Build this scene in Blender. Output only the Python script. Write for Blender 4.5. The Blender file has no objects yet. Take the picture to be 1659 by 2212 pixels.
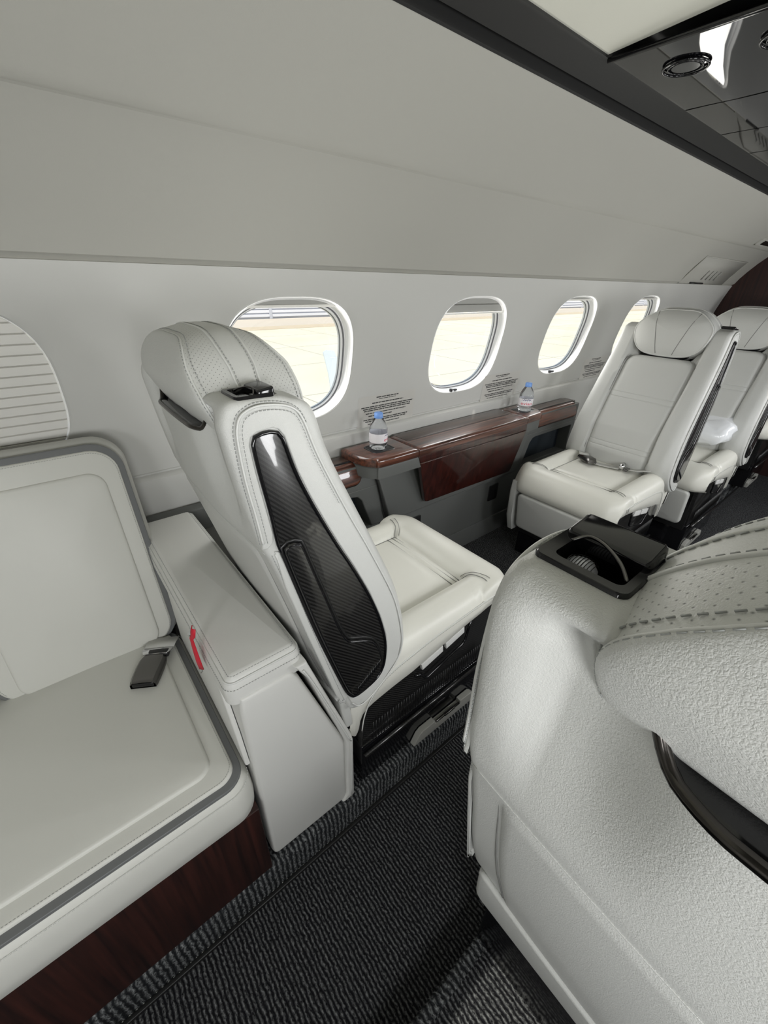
import bpy, bmesh, math, random
from mathutils import Vector, Matrix, Euler
random.seed(4)
S = bpy.context.scene
COL = S.collection
PI = math.pi
# ------------------------------------------------------------ camera, world, lights, exposure
cam = bpy.data.cameras.new('camera'); camo = bpy.data.objects.new('camera', cam); COL.objects.link(camo)
cam.sensor_fit = 'HORIZONTAL'; cam.sensor_width = 36.0; cam.lens = 890.77 / 1659 * 36.0
cam.clip_start = 0.01; cam.clip_end = 400
Rm = Matrix(((0.77634123, 0.29413976, -0.55747296), (-0.62993816, 0.39256127, -0.67012952), (0.02173055, 0.87142266, 0.49005136)))
camo.matrix_world = Matrix.Translation((0, 0, 1.35)) @ Rm.to_4x4()
S.camera = camo
S.view_settings.view_transform = 'Standard'; S.view_settings.look = 'None'
S.view_settings.gamma = 1; S.view_settings.use_curve_mapping = False
S.view_settings.exposure = 0.17
w = bpy.data.worlds.new('sky'); S.world = w; w.use_nodes = True
wn = w.node_tree; wn.nodes.clear()
wo = wn.nodes.new('ShaderNodeOutputWorld'); bg = wn.nodes.new('ShaderNodeBackground')
rampw = wn.nodes.new('ShaderNodeValToRGB'); tcw = wn.nodes.new('ShaderNodeTexCoord'); sep = wn.nodes.new('ShaderNodeSeparateXYZ')
wn.links.new(tcw.outputs['Generated'], sep.inputs[0]); wn.links.new(sep.outputs['Z'], rampw.inputs[0])
rampw.color_ramp.elements[0].color = (0.95, 0.97, 1.0, 1); rampw.color_ramp.elements[1].color = (0.55, 0.72, 1.0, 1)
wn.links.new(rampw.outputs[0], bg.inputs[0]); wn.links.new(bg.outputs[0], wo.inputs[0])
bg.inputs[1].default_value = .8

def area(name, loc, target, sx, sy, power, color=(1, 1, 1), spread=PI):
    l = bpy.data.lights.new(name, 'AREA'); l.shape = 'RECTANGLE'; l.size = sx; l.size_y = sy
    l.energy = power; l.color = color; l.spread = spread
    o = bpy.data.objects.new(name, l); COL.objects.link(o); o.location = loc
    d = Vector(target) - Vector(loc); o.rotation_euler = d.to_track_quat('-Z', 'Y').to_euler()
    return o
sun = bpy.data.lights.new('sun', 'SUN'); sun.energy = 3.2; sun.angle = 0.01; sun.color = (1, .95, .84)
suno = bpy.data.objects.new('sun', sun); COL.objects.link(suno)
suno.rotation_euler = Vector((0.45, 0.62, -1.05)).to_track_quat('-Z', 'Y').to_euler()
WINX = [-0.20, 0.69, 1.58, 2.44, 3.33]
CY = 0.33          # cabin centre line
# daylight entering through the windows (one lamp in each window reveal)
for i, wx in enumerate([-1.09] + WINX + [4.2]):
    area('window_daylight_right', (wx, 2*CY - 1.29, 1.10), (wx, 1.0, 0.85), .40, .33, (6.8 if i < 2 else 6.2), (.985, .99, 1))
    if i not in (0, 1, 6):
        area('window_daylight_left', (wx, 1.343, 1.10), (wx, 0.2, 0.8), .40, .33, 1.9, (1, .98, .93))


# ------------------------------------------------------------ materials
MATS = {}
def mat(name, color=(.8, .8, .8), rough=.5, metal=0, spec=.5, coat=0, coat_rough=.03, emis=None, estr=1):
    m = bpy.data.materials.new(name); m.use_nodes = True
    b = m.node_tree.nodes['Principled BSDF']
    b.inputs['Base Color'].default_value = (*color, 1); b.inputs['Roughness'].default_value = rough
    b.inputs['Metallic'].default_value = metal; b.inputs['Specular IOR Level'].default_value = spec
    b.inputs['Coat Weight'].default_value = coat; b.inputs['Coat Roughness'].default_value = coat_rough
    if emis: b.inputs['Emission Color'].default_value = (*emis, 1); b.inputs['Emission Strength'].default_value = estr
    MATS[name] = m; return m
class NT:
    def __init__(s, m): s.t = m.node_tree; s.b = s.t.nodes['Principled BSDF']
    def n(s, ty, **kw):
        x = s.t.nodes.new('ShaderNode' + ty)
        for k, v in kw.items(): setattr(x, k, v)
        return x
    def l(s, a, b): s.t.links.new(a, b)
    def m(s, op, a, b=None, c=None):
        x = s.n('Math', operation=op)
        for i, v in enumerate((a, b, c)):
            if v is None: continue
            if isinstance(v, (int, float)): x.inputs[i].default_value = v
            else: s.l(v, x.inputs[i])
        return x.outputs[0]
    def coord(s, out='Object', scale=(1, 1, 1)):
        tc = s.n('TexCoord'); mp = s.n('Mapping'); mp.inputs['Scale'].default_value = scale
        s.l(tc.outputs[out], mp.inputs[0]); return mp.outputs[0]
    def noise(s, vec, scale, detail=3, rough=.5):
        x = s.n('TexNoise'); x.inputs['Scale'].default_value = scale; x.inputs['Detail'].default_value = detail
        x.inputs['Roughness'].default_value = rough; s.l(vec, x.inputs['Vector']); return x.outputs['Fac']
    def vor(s, vec, scale, feature='F1'):
        x = s.n('TexVoronoi'); x.feature = feature; x.inputs['Scale'].default_value = scale; s.l(vec, x.inputs['Vector']); return x.outputs['Distance']
    def ramp(s, fac, stops):
        x = s.n('ValToRGB'); cr = x.color_ramp
        while len(cr.elements) < len(stops): cr.elements.new(.5)
        for e, (p, c) in zip(cr.elements, stops): e.position = p; e.color = (*c, 1)
        s.l(fac, x.inputs[0]); return x.outputs[0]
    def bump(s, h, strength, dist):
        x = s.n('Bump'); x.inputs['Strength'].default_value = strength; x.inputs['Distance'].default_value = dist
        s.l(h, x.inputs['Height']); s.l(x.outputs[0], s.b.inputs['Normal']); return x
def leather(name, color, grain=1.0, scale=260, rough=.37, perf=False):
    m = mat(name, color, rough, spec=.45); q = NT(m); v = q.coord('Object')
    n1 = q.noise(v, scale*1.25, 2, .55)
    mp2 = q.n('Mapping'); mp2.inputs['Location'].default_value = (3.1, 7.7, 1.3); mp2.inputs['Rotation'].default_value = (.6, .4, .9); q.l(v, mp2.inputs[0])
    n2 = q.noise(mp2.outputs[0], scale*1.6, 2, .55)
    c1 = q.m('MINIMUM', q.m('MULTIPLY', q.m('ABSOLUTE', q.m('SUBTRACT', n1, .5)), 9.0), 1.0)
    c2 = q.m('MINIMUM', q.m('MULTIPLY', q.m('ABSOLUTE', q.m('SUBTRACT', n2, .5)), 8.0), 1.0)
    h = q.m('POWER', q.m('MULTIPLY', q.m('ADD', c1, .15), q.m('ADD', c2, .15)), .5)
    if perf:
        tc = q.n('TexCoord'); sp = q.n('SeparateXYZ'); q.l(tc.outputs['UV'], sp.inputs[0])
        P = 0.0085
        def grid(off):
            a = q.m('SUBTRACT', q.m('FRACT', q.m('ADD', q.m('DIVIDE', sp.outputs[0], P), off)), .5)
            b = q.m('SUBTRACT', q.m('FRACT', q.m('ADD', q.m('DIVIDE', sp.outputs[1], P), off)), .5)
            return q.m('SQRT', q.m('ADD', q.m('MULTIPLY', a, a), q.m('MULTIPLY', b, b)))
        d = q.m('MINIMUM', grid(0.0), grid(0.5))
        hole = q.m('SUBTRACT', 1.0, q.m('SMOOTH_MIN', q.m('DIVIDE', d, .12), 1.0, .1))
        hole = q.m('MULTIPLY', hole, q.m('LESS_THAN', q.m('ABSOLUTE', sp.outputs[1]), .30))
        # the plain middle strip (|v|<0.021) carries no holes
        msk = q.m('GREATER_THAN', q.m('ABSOLUTE', sp.outputs[1]), .026)
        hole = q.m('MAXIMUM', q.m('MULTIPLY', hole, msk), 0.0)
        h = q.m('SUBTRACT', h, q.m('MULTIPLY', hole, 3.0))
        q.l(q.ramp(hole, [(0, color), (.8, tuple(c*.35 for c in color))]), q.b.inputs['Base Color'])
    q.bump(h, .34*grain, .0007)
    return m
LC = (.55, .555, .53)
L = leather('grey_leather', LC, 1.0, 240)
LP = leather('perforated_leather', LC, .5, 240, perf=True)
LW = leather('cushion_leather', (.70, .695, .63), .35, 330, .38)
LS = leather('sofa_leather', (.60, .60, .555), .3, 400, .45)
LA = leather('armrest_leather', (.63, .63, .60), .3, 400, .45)
LG = leather('flap_leather', (.40, .40, .37), .3, 400, .5)
PIPE = mat('piping', (.62, .625, .60), .4)
STI = mat('stitching', (.33, .34, .33), .6)
SEAM = mat('seam_shadow', (.20, .20, .19), .8)
BAND = mat('grey_band', (.14, .145, .145), .45)
GB = mat('gloss_black', (.005, .005, .006), .10, spec=.55)
SB = mat('satin_black', (.012, .012, .012), .35)
CHR = mat('chrome', (.75, .75, .76), .12, 1)
PBLK = mat('panel_black', (.004, .004, .005), .025, spec=.5)
LENS = mat('lens_silver', (.55, .56, .60), .35, .4)
BRZ = mat('dark_bronze', (.07, .065, .06), .18, 1)
GUN = mat('gunmetal', (.16, .155, .15), .22, 1)
WALL = mat('wall_laminate', (.52, .52, .495), .55, spec=.3)
q = NT(WALL); q.bump(q.noise(q.coord(), 700, 2), .06, .001)
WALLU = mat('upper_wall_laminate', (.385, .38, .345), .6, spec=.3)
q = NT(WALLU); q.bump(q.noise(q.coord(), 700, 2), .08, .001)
WHITE = mat('window_white', (.90, .90, .89), .35)
RUB = mat('window_seal', (.16, .16, .17), .5)
BLIND = mat('blind_fabric', (.72, .71, .67), .8)
BLD = mat('blind_rail', (.33, .33, .31), .5)
GREY = mat('console_grey', (.105, .109, .104), .5, spec=.35)
q = NT(GREY); q.bump(q.noise(q.coord(), 900, 2), .08, .001)
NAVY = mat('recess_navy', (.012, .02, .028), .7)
RAIL = mat('rail_charcoal', (.014, .014, .0135), .5)
BTN = mat('button_white', (.62, .62, .60), .5)
PLT = mat('plate_grey', (.33, .33, .30), .55)
RED = mat('red_ribbon', (.55, .01, .03), .6)
WEB = mat('belt_webbing', (.50, .50, .47), .7)
def wood(name, c1, c2, sc, coat, rough=.25, axis=0):
    m = mat(name, c1, rough, coat=coat); q = NT(m)
    s = [90, 90, 90]; s[axis] = 3.0
    v = q.coord('Object', tuple(x*sc for x in s)); f = q.noise(v, 1.0, 5, .6)
    q.l(q.ramp(f, [(.35, c2), (.5, c1), (.68, tuple(x*1.7 for x in c1))]), q.b.inputs['Base Color']); return m
WOOD = wood('mahogany_gloss', (.085, .026, .013), (.018, .005, .003), 1.0, .8, .3)
WOODT = wood('mahogany_top', (.045, .026, .019), (.022, .012, .009), 1.0, .5, .35)
WOODP = wood('mahogany_panel', (.030, .006, .004), (.016, .003, .002), .6, 1.0, .3, 2)
WOODD = wood('dark_veneer', (.024, .006, .004), (.010, .0025, .002), .8, .0, .55, 2)
def carbon(name, axis='XZ'):
    m = mat(name, (.01, .01, .01), .28, coat=.8, coat_rough=.05); q = NT(m)
    tc = q.n('TexCoord'); sp = q.n('SeparateXYZ'); q.l(tc.outputs['Object'], sp.inputs[0])
    a, b = sp.outputs[0], sp.outputs[2]
    P = .0023
    u = q.m('DIVIDE', a, P); v = q.m('DIVIDE', b, P)
    row = q.m('FLOOR', v)
    t = q.m('FRACT', q.m('DIVIDE', q.m('ADD', q.m('FLOOR', u), row), 4.0))
    k = q.m('LESS_THAN', t, .45)
    fu = q.m('ABSOLUTE', q.m('SUBTRACT', q.m('FRACT', v), .5))
    val = q.m('MULTIPLY', k, q.m('SUBTRACT', 1.0, fu))
    q.l(q.ramp(val, [(0, (.004, .004, .004)), (1, (.026, .0255, .025))]), q.b.inputs['Base Color'])
    return m
CARB = carbon('carbon_fibre')
def carpet(name, dark, light, pitch, amt, alongx=True):
    m = mat(name, dark, .95, spec=.1); q = NT(m)
    tc = q.n('TexCoord'); sp = q.n('SeparateXYZ'); q.l(tc.outputs['Object'], sp.inputs[0])
    wob = q.noise(tc.outputs['Object'], 55, 2)
    x = q.m('ADD', sp.outputs[0], q.m('MULTIPLY', wob, pitch*.9))
    rib = q.m('ADD', q.m('MULTIPLY', q.m('SINE', q.m('MULTIPLY', x, 2*PI/pitch)), .5), .5)
    mp = q.n('Mapping'); mp.inputs['Scale'].default_value = (240, 150, 150); q.l(tc.outputs['Object'], mp.inputs[0])
    nz = q.noise(mp.outputs[0], 1.0, 2, .6)
    f = q.m('MULTIPLY', q.m('POWER', rib, 1.4), q.m('SUBTRACT', q.m('MULTIPLY', nz, 2.6), .85))
    f = q.m('MAXIMUM', q.m('MINIMUM', f, 1), 0)
    q.l(q.ramp(f, [(0, dark), (.35, tuple(.6*a+.4*b for a, b in zip(dark, light))), (amt, light)]), q.b.inputs['Base Color'])
    q.bump(q.m('ADD', q.m('MULTIPLY', rib, .6), nz), 1.0, .004)
    return m
CARP = carpet('ribbed_carpet', (.008, .008, .010), (.20, .205, .205), .0105, .85)
CARR = carpet('riser_carpet', (.014, .015, .017), (.26, .27, .27), .0135, .85)
GLASS = bpy.data.materials.new('window_glass'); GLASS.use_nodes = True
g = GLASS.node_tree; g.nodes.clear(); go = g.nodes.new('ShaderNodeOutputMaterial'); gm = g.nodes.new('ShaderNodeMixShader')
gt = g.nodes.new('ShaderNodeBsdfTransparent'); gg = g.nodes.new('ShaderNodeBsdfGlossy'); gg.inputs['Roughness'].default_value = .03
gm.inputs[0].default_value = .05; gt.inputs[0].default_value = (.97, .98, .98, 1)
g.links.new(gt.outputs[0], gm.inputs[1]); g.links.new(gg.outputs[0], gm.inputs[2]); g.links.new(gm.outputs[0], go.inputs[0])
PET = mat('clear_bottle', (.93, .96, 1), .04, spec=.5)
PET.node_tree.nodes['Principled BSDF'].inputs['Transmission Weight'].default_value = 1.0
PET.node_tree.nodes['Principled BSDF'].inputs['IOR'].default_value = 1.2
CAP = mat('blue_cap', (.16, .32, .70), .4)
LAB = mat('bottle_label', (.78, .76, .78), .5)
LRED = mat('label_red', (.65, .03, .08), .5)
LBLU = mat('label_blue', (.03, .05, .18), .5)
INK = mat('placard_ink', (.03, .03, .03), .7)
PLAC = mat('placard_film', (.52, .51, .475), .45)
CONC = mat('apron_concrete', (.82, .75, .58), .9, spec=.1)
q = NT(CONC); q.l(q.ramp(q.noise(q.coord(), .25, 4), [(.3, (.78, .71, .54)), (.7, (.86, .80, .64))]), q.b.inputs['Base Color'])
JOINT = mat('apron_joint', (.45, .41, .33), .9)
DIRT = mat('dry_verge', (.66, .58, .48), .95)
LOUV = mat('louvre_cladding', (.74, .75, .80), .6)
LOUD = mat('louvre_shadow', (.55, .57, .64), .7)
PAINT = mat('wing_paint', (.72, .80, .90), .3)
PLAST = mat('plastic_bag', (.82, .84, .86), .25, coat=.5)

# ------------------------------------------------------------ helpers
def link(name, verts, faces, m, parent=None, smooth=True, uv=None, auto=None):
    me = bpy.data.meshes.new(name); me.from_pydata([tuple(v) for v in verts], [], faces); me.validate()
    bm = bmesh.new(); bm.from_mesh(me)
    if uv is None: bmesh.ops.recalc_face_normals(bm, faces=bm.faces)
    else:
        bmesh.ops.recalc_face_normals(bm, faces=bm.faces)
    bm.to_mesh(me); bm.free()
    if uv is not None:
        ul = me.uv_layers.new(name='UVMap')
        for lp in me.loops: ul.data[lp.index].uv = uv[lp.vertex_index]
    if smooth:
        me.polygons.foreach_set('use_smooth', [True]*len(me.polygons))
        if auto: me.set_sharp_from_angle(angle=math.radians(auto))
    me.materials.append(m)
    o = bpy.data.objects.new(name, me); COL.objects.link(o)
    if parent: o.parent = parent
    return o
def tag(o, label=None, cat=None, group=None, kind=None):
    if label: o['label'] = label
    if cat: o['category'] = cat
    if group: o['group'] = group
    if kind: o['kind'] = kind
    return o
def empty(name, loc=(0, 0, 0), **k):
    o = bpy.data.objects.new(name, None); COL.objects.link(o); o.location = loc; o.empty_display_size = .1
    return tag(o, **k)
def sm(a, b, x):
    t = min(1, max(0, (x-a)/(b-a))); return t*t*(3-2*t)
def interp(tab, x):
    if x <= tab[0][0]: return tab[0][1]
    for (a, p), (b, c) in zip(tab, tab[1:]):
        if x <= b: return p + (c-p)*(x-a)/(b-a)
    return tab[-1][1]
def cat(pts, n=6, closed=False):
    P = [Vector(p) for p in pts]; N = len(P); out = []
    for i in range(N if closed else N-1):
        g = (lambda k: P[k % N]) if closed else (lambda k: P[max(0, min(N-1, k))])
        p0, p1, p2, p3 = g(i-1), g(i), g(i+1), g(i+2)
        for k in range(n):
            t = k/n
            out.append(.5*((2*p1) + (p2-p0)*t + (2*p0-5*p1+4*p2-p3)*t*t + (3*p1-p0-3*p2+p3)*t**3))
    if not closed: out.append(P[-1])
    return out
def resample(pts, n, closed=True):
    P = [Vector(p) for p in pts]
    if closed: P = P + [P[0]]
    d = [0]
    for a, b in zip(P, P[1:]): d.append(d[-1] + (b-a).length)
    out = []; T = d[-1]; j = 0
    for i in range(n):
        t = T*i/(n if closed else n-1)
        while j < len(d)-2 and d[j+1] < t: j += 1
        s = (t-d[j])/max(1e-9, d[j+1]-d[j]); out.append(P[j].lerp(P[j+1], min(1, s)))
    return out
def rrect(x0, y0, x1, y1, r, n=5):
    out = []
    for cx, cy, a0 in ((x1-r, y1-r, 0), (x0+r, y1-r, 90), (x0+r, y0+r, 180), (x1-r, y0+r, 270)):
        for k in range(n+1):
            a = math.radians(a0 + 90*k/n); out.append((cx+r*math.cos(a), cy+r*math.sin(a)))
    return out
def area2(p): return sum(a[0]*b[1]-b[0]*a[1] for a, b in zip(p, p[1:]+p[:1]))/2
def inset(p, d):
    n = len(p); s = 1 if area2(p) > 0 else -1; out = []
    for i in range(n):
        a, b, c = Vector(p[i-1][:2]), Vector(p[i][:2]), Vector(p[(i+1) % n][:2])
        e1 = (b-a); e2 = (c-b)
        if e1.length < 1e-7 or e2.length < 1e-7: out.append((b.x, b.y)); continue
        e1.normalize(); e2.normalize()
        nn = Vector((-(e1.y+e2.y), e1.x+e2.x))
        if nn.length < 1e-4: out.append((b.x, b.y)); continue
        nn.normalize(); k = 1/max(.5, nn.dot(Vector((-e1.y, e1.x))))
        out.append((b.x + s*nn.x*d*k, b.y + s*nn.y*d*k))
    return out
def plate(name, outline, mp, th, bev, m, parent=None, base=0.0, dome=0.0, back=False, steps=3):
    """outline (u,v) extruded along w by mp(u,v,w), rounded front edge; dome raises concentric rings"""
    p = [tuple(a[:2]) for a in outline]; n = len(p)
    rings = [(p, base), (p, base+th-bev)]
    for k in range(1, steps+1):
        a = PI/2*k/steps; rings.append((inset(p, bev*(1-math.cos(a))), base+th-bev+bev*math.sin(a)))
    if dome:
        q_ = rings[-1][0]; cx = sum(a[0] for a in q_)/n; cy = sum(a[1] for a in q_)/n
        for s in (.93, .82, .66, .45, .22):
            rings.append(([(cx+(a-cx)*s, cy+(b-cy)*s) for a, b in q_], base+th+dome*(1-s*s)))
    V = []; F = []
    for r, w_ in rings: V += [mp(u, v, w_) for u, v in r]
    for k in range(len(rings)-1):
        for i in range(n):
            j = (i+1) % n; F.append((k*n+i, k*n+j, (k+1)*n+j, (k+1)*n+i))
    F.append(tuple((len(rings)-1)*n+i for i in range(n)))
    if back: F.append(tuple(range(n-1, -1, -1)))
    return link(name, V, F, m, parent, auto=40)
def tube_geo(V, F, path, r, seg=8, closed=False, flat=None):
    P = [Vector(p) for p in path]; n = len(P); b0 = len(V); up = None
    for i in range(n):
        a = P[(i-1) % n] if (closed or i > 0) else P[i]; c = P[(i+1) % n] if (closed or i < n-1) else P[i]
        t = (c-a); t = t.normalized() if t.length > 1e-9 else Vector((0, 0, 1))
        if up is None:
            up = Vector((0, 0, 1)) if abs(t.z) < .9 else Vector((1, 0, 0))
        u = (up - t*up.dot(t)); u = u.normalized() if u.length > 1e-6 else t.orthogonal().normalized(); up = u; s = t.cross(u)
        rr = r(i/(n-1)) if callable(r) else r
        for k in range(seg):
            a_ = 2*PI*k/seg; V.append(P[i] + u*(rr*math.cos(a_)) + s*(rr*math.sin(a_)*(flat or 1)))
    for i in range(n if closed else n-1):
        j = (i+1) % n
        for k in range(seg):
            l = (k+1) % seg; F.append((b0+i*seg+k, b0+i*seg+l, b0+j*seg+l, b0+j*seg+k))
    if not closed:
        F.append(tuple(b0+k for k in range(seg))); F.append(tuple(b0+(n-1)*seg+k for k in range(seg)))
def tube(name, path, r, m, parent=None, seg=8, closed=False, flat=None):
    V = []; F = []; tube_geo(V, F, path, r, seg, closed, flat); return link(name, V, F, m, parent)
def stitches(name, paths, m, parent, length=.0045, gap=.0025, r=.0006):
    V = []; F = []
    for path in paths:
        P = [Vector(p) for p in path]; d = [0]
        for a, b in zip(P, P[1:]): d.append(d[-1] + (b-a).length)
        def at(t):
            for i in range(len(d)-1):
                if t <= d[i+1]: return P[i].lerp(P[i+1], (t-d[i])/max(1e-9, d[i+1]-d[i]))
            return P[-1]
        t = 0
        while t + length < d[-1]:
            tube_geo(V, F, [at(t), at(t+length/2), at(t+length)], r, 4); t += length+gap
    return tag(link(name, V, F, m, parent), kind='stuff')
def box_geo(V, F, x0, x1, y0, y1, z0, z1):
    b = len(V)
    V += [(x0, y0, z0), (x1, y0, z0), (x1, y1, z0), (x0, y1, z0), (x0, y0, z1), (x1, y0, z1), (x1, y1, z1), (x0, y1, z1)]
    F += [(b, b+3, b+2, b+1), (b+4, b+5, b+6, b+7), (b, b+1, b+5, b+4), (b+1, b+2, b+6, b+5), (b+2, b+3, b+7, b+6), (b+3, b, b+4, b+7)]
def box(name, b, m, parent=None, bev=.003):
    V = []; F = []; box_geo(V, F, *b)
    me = bpy.data.meshes.new(name); me.from_pydata(V, [], F); bm = bmesh.new(); bm.from_mesh(me)
    if bev: bmesh.ops.bevel(bm, geom=bm.edges[:], offset=bev, segments=3, profile=.5, affect='EDGES')
    bmesh.ops.recalc_face_normals(bm, faces=bm.faces); bm.to_mesh(me); bm.free()
    me.polygons.foreach_set('use_smooth', [True]*len(me.polygons)); me.set_sharp_from_angle(angle=math.radians(35))
    me.materials.append(m); o = bpy.data.objects.new(name, me); COL.objects.link(o)
    if parent: o.parent = parent
    return o
def grid(name, rows, m, parent=None, closed=False, uv=None, caps=False, auto=None, cap0=False):
    R = len(rows); N = len(rows[0]); V = [p for r in rows for p in r]; F = []
    for i in range(R-1):
        for j in range(N if closed else N-1):
            k = (j+1) % N; F.append((i*N+j, i*N+k, (i+1)*N+k, (i+1)*N+j))
    if caps or cap0: F.append(tuple(range(N)))
    if caps: F.append(tuple((R-1)*N+j for j in range(N)))
    return link(name, V, F, m, parent, uv=uv, auto=auto)
def lathe(name, prof, m, parent=None, seg=28, axis=(0, 0)):
    rows = [[(axis[0]+r*math.cos(2*PI*k/seg), axis[1]+r*math.sin(2*PI*k/seg), z) for k in range(seg)] for r, z in prof]
    return grid(name, rows, m, parent, closed=True, caps=True, auto=50)
def copy_tree(o, parent=None):
    c = o.copy(); COL.objects.link(c)
    if parent: c.parent = parent
    for ch in [x for x in bpy.data.objects if x.parent == o]: copy_tree(ch, c)
    return c

# ------------------------------------------------------------ cabin shell
X0, X1 = -1.65, 4.85
PROF = [(0, 1.31), (.3, 1.35), (.5, 1.365), (.70, 1.368), (.80, 1.362), (.90, 1.352), (1.0, 1.338), (1.1, 1.320), (1.2, 1.299), (1.3, 1.272), (1.374, 1.246)]
def Y(z): return interp(PROF, z)
def mir(y, side): return y if side > 0 else 2*CY - y
WZ, WA, WB, WN = 1.092, .238, .207, 2.9
def sup(t, a, b, n=WN):
    c, s = math.cos(t), math.sin(t)
    return (a*abs(c)**(2/n)*(1 if c > 0 else -1), b*abs(s)**(2/n)*(1 if s > 0 else -1))
def build_wall(side):
    V = []; F = []
    xs = [X0] + [(a+b)/2 for a, b in zip([-1.09]+WINX, WINX+[4.2])] + [X1]
    cs = [-1.09] + WINX + [4.2]
    zl, zh = .815, 1.372; NA = 72
    for c, xa, xb in zip(cs, xs, xs[1:]):
        base = len(V)
        if side > 0 and c > 4:
            zs_ = [zl + (zh-zl)*i/12 for i in range(13)]
            for z in zs_: V += [(xa, mir(Y(z), side), z), (xb, mir(Y(z), side), z)]
            for i in range(12): F.append((base+2*i, base+2*i+1, base+2*i+3, base+2*i+2))
            continue
        for k in range(NA):
            t = 2*PI*(k+.5)/NA
            ux, uz = sup(t, WA, WB)
            dx, dz = math.cos(t)*WA, math.sin(t)*WB
            # ray to rectangle border
            s = 1e9
            if dx > 1e-9: s = min(s, (xb-c)/dx)
            if dx < -1e-9: s = min(s, (xa-c)/dx)
            if dz > 1e-9: s = min(s, (zh-WZ)/dz)
            if dz < -1e-9: s = min(s, (zl-WZ)/dz)
            bx, bz = dx*s, dz*s
            for f in (0, .03, .12, .3, .55, .78, 1):
                x = c + ux + (bx-ux)*f; z = WZ + uz + (bz-uz)*f
                yy = Y(z) + (.004 if f == 0 else 0)
                V.append((x, mir(yy, side), z))
        for k in range(NA):
            l = (k+1) % NA
            for r in range(6): F.append((base+k*7+r, base+l*7+r, base+l*7+r+1, base+k*7+r+1))
        # rectangle corners
        for cx, cz in ((xa, zl), (xb, zl), (xb, zh), (xa, zh)):
            ci = len(V); V.append((cx, mir(Y(cz), side), cz))
            bord = [(base+k*7+6) for k in range(NA)]
            # nearest two border points around the corner angle
            t = math.atan2((cz-WZ)/WB, (cx-c)/WA) % (2*PI); k = int(t/(2*PI)*NA-.5+NA) % NA
            F.append((bord[k], ci, bord[(k+1) % NA]))
    # strips below: ledge groove, lighter band, lower wall
    def strip(pts, m_=0):
        b = len(V)
        for y, z in pts: V.extend([(X0, mir(y, side), z), (X1, mir(y, side), z)])
        for i in range(len(pts)-1): F.append((b+2*i, b+2*i+1, b+2*i+3, b+2*i+2))
    strip([(1.3605, .815), (1.364, .811), (1.364, .806), (1.352, .802), (1.345, .795), (1.343, .775), (1.350, .74), (1.352, .68), (1.36, .5), (1.34, .3), (1.30, -.02)])
    return link('wall_left' if side > 0 else 'wall_right', V, F, WALL, auto=30)
wl = build_wall(1); tag(wl, kind='structure'); wr = build_wall(-1); tag(wr, kind='structure')
# upper wall panels (above seam 1, above seam 2), then the dark rail and the ceiling
UP1 = [(1.252, 1.369), (1.2555, 1.374), (1.247, 1.3815), (1.238, 1.385), (1.215, 1.425), (1.18, 1.473), (1.13, 1.532), (1.08, 1.581), (1.052, 1.603)]
UP2 = [(1.052, 1.603), (1.043, 1.607), (1.032, 1.602), (1.024, 1.604), (1.012, 1.614), (.975, 1.645), (.93, 1.682), (.88, 1.720), (.84, 1.750), (.808, 1.7745)]
for side in (1, -1):
    rows = [[(x, mir(y, side), z) for x in (X0, X1)] for y, z in cat([(a, b, 0) for a, b in UP1], 3) for y, z in [(y, z)]] if False else None
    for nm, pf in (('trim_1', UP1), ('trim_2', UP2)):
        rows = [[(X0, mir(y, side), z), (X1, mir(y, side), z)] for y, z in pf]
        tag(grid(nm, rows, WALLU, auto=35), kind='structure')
    rows = [[(X0, mir(y, side), z), (X1, mir(y, side), z)] for y, z in ((.812, 1.770), (.808, 1.7735), (.8085, 1.83), (.784, 1.83), (.784, 1.786), (.780, 1.782), (.735, 1.809), (.728, 1.811), (.726, 1.88))]
    tag(grid('trim_3', rows, RAIL, auto=20), kind='structure')
rows = [[(X0, y, z), (1.245, y, z)] for y, z in ((.735, 1.815), (.5, 1.832), (.33, 1.838), (.16, 1.832), (-.075, 1.815))]
CEIL = mat('ceiling_laminate', (.66, .66, .58), .55)
tag(grid('ceiling', rows, CEIL), kind='structure')
rows = [[(1.245, y, z), (X1, y, z)] for y, z in ((.735, 1.86), (-.075, 1.86))]
tag(grid('ceiling', rows, RAIL), kind='structure')
# floor: raised sides, dropped aisle
AL, AR, AZ = .540, .125, -.12
def slab(nm, pts, m):
    tag(grid(nm, [[(X0+ (X1-X0)*i/1, y, z) for i in (0, 1)] for y, z in pts], m, auto=30), kind='structure')
slab('floor', [(1.33, 0), (AL+.012, 0)], CARP)
slab('floor', [(AR-.012, 0), (-.68, 0)], CARP)
slab('floor', [(AL, AZ), (AR, AZ)], CARP)
# carpeted risers with real vertical ribs
def riser(yw, sgn):
    V = []; n = int((X1-X0)/.00338); rows = []
    prof = [(.030, .000), (.012, .001), (.004, -.004), (.0, -.014), (.0, -.06), (.0, -.110), (.002, AZ)]
    for k, (dy, z) in enumerate(prof):
        row = []
        for i in range(n+1):
            x = X0 + (X1-X0)*i/n; a = .0016*math.sin(2*PI*x/.0135 + 1.2*math.sin(z*90) + .8*math.sin(x*37))
            nx = (0 if k == 0 else a)
            row.append((x, yw + sgn*(dy - (nx if k >= 2 else 0)), z + (a*.6 if k < 2 and k > 0 else 0)))
        rows.append(row)
    tag(grid('trim_4', rows, CARR), kind='structure')
riser(AL, 1); riser(AR, -1)
box('baseboard_left', (X0, X1, AL-.012, AL-.001, AZ, AZ+.012), SB, bev=.002)['kind'] = 'structure'
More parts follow.
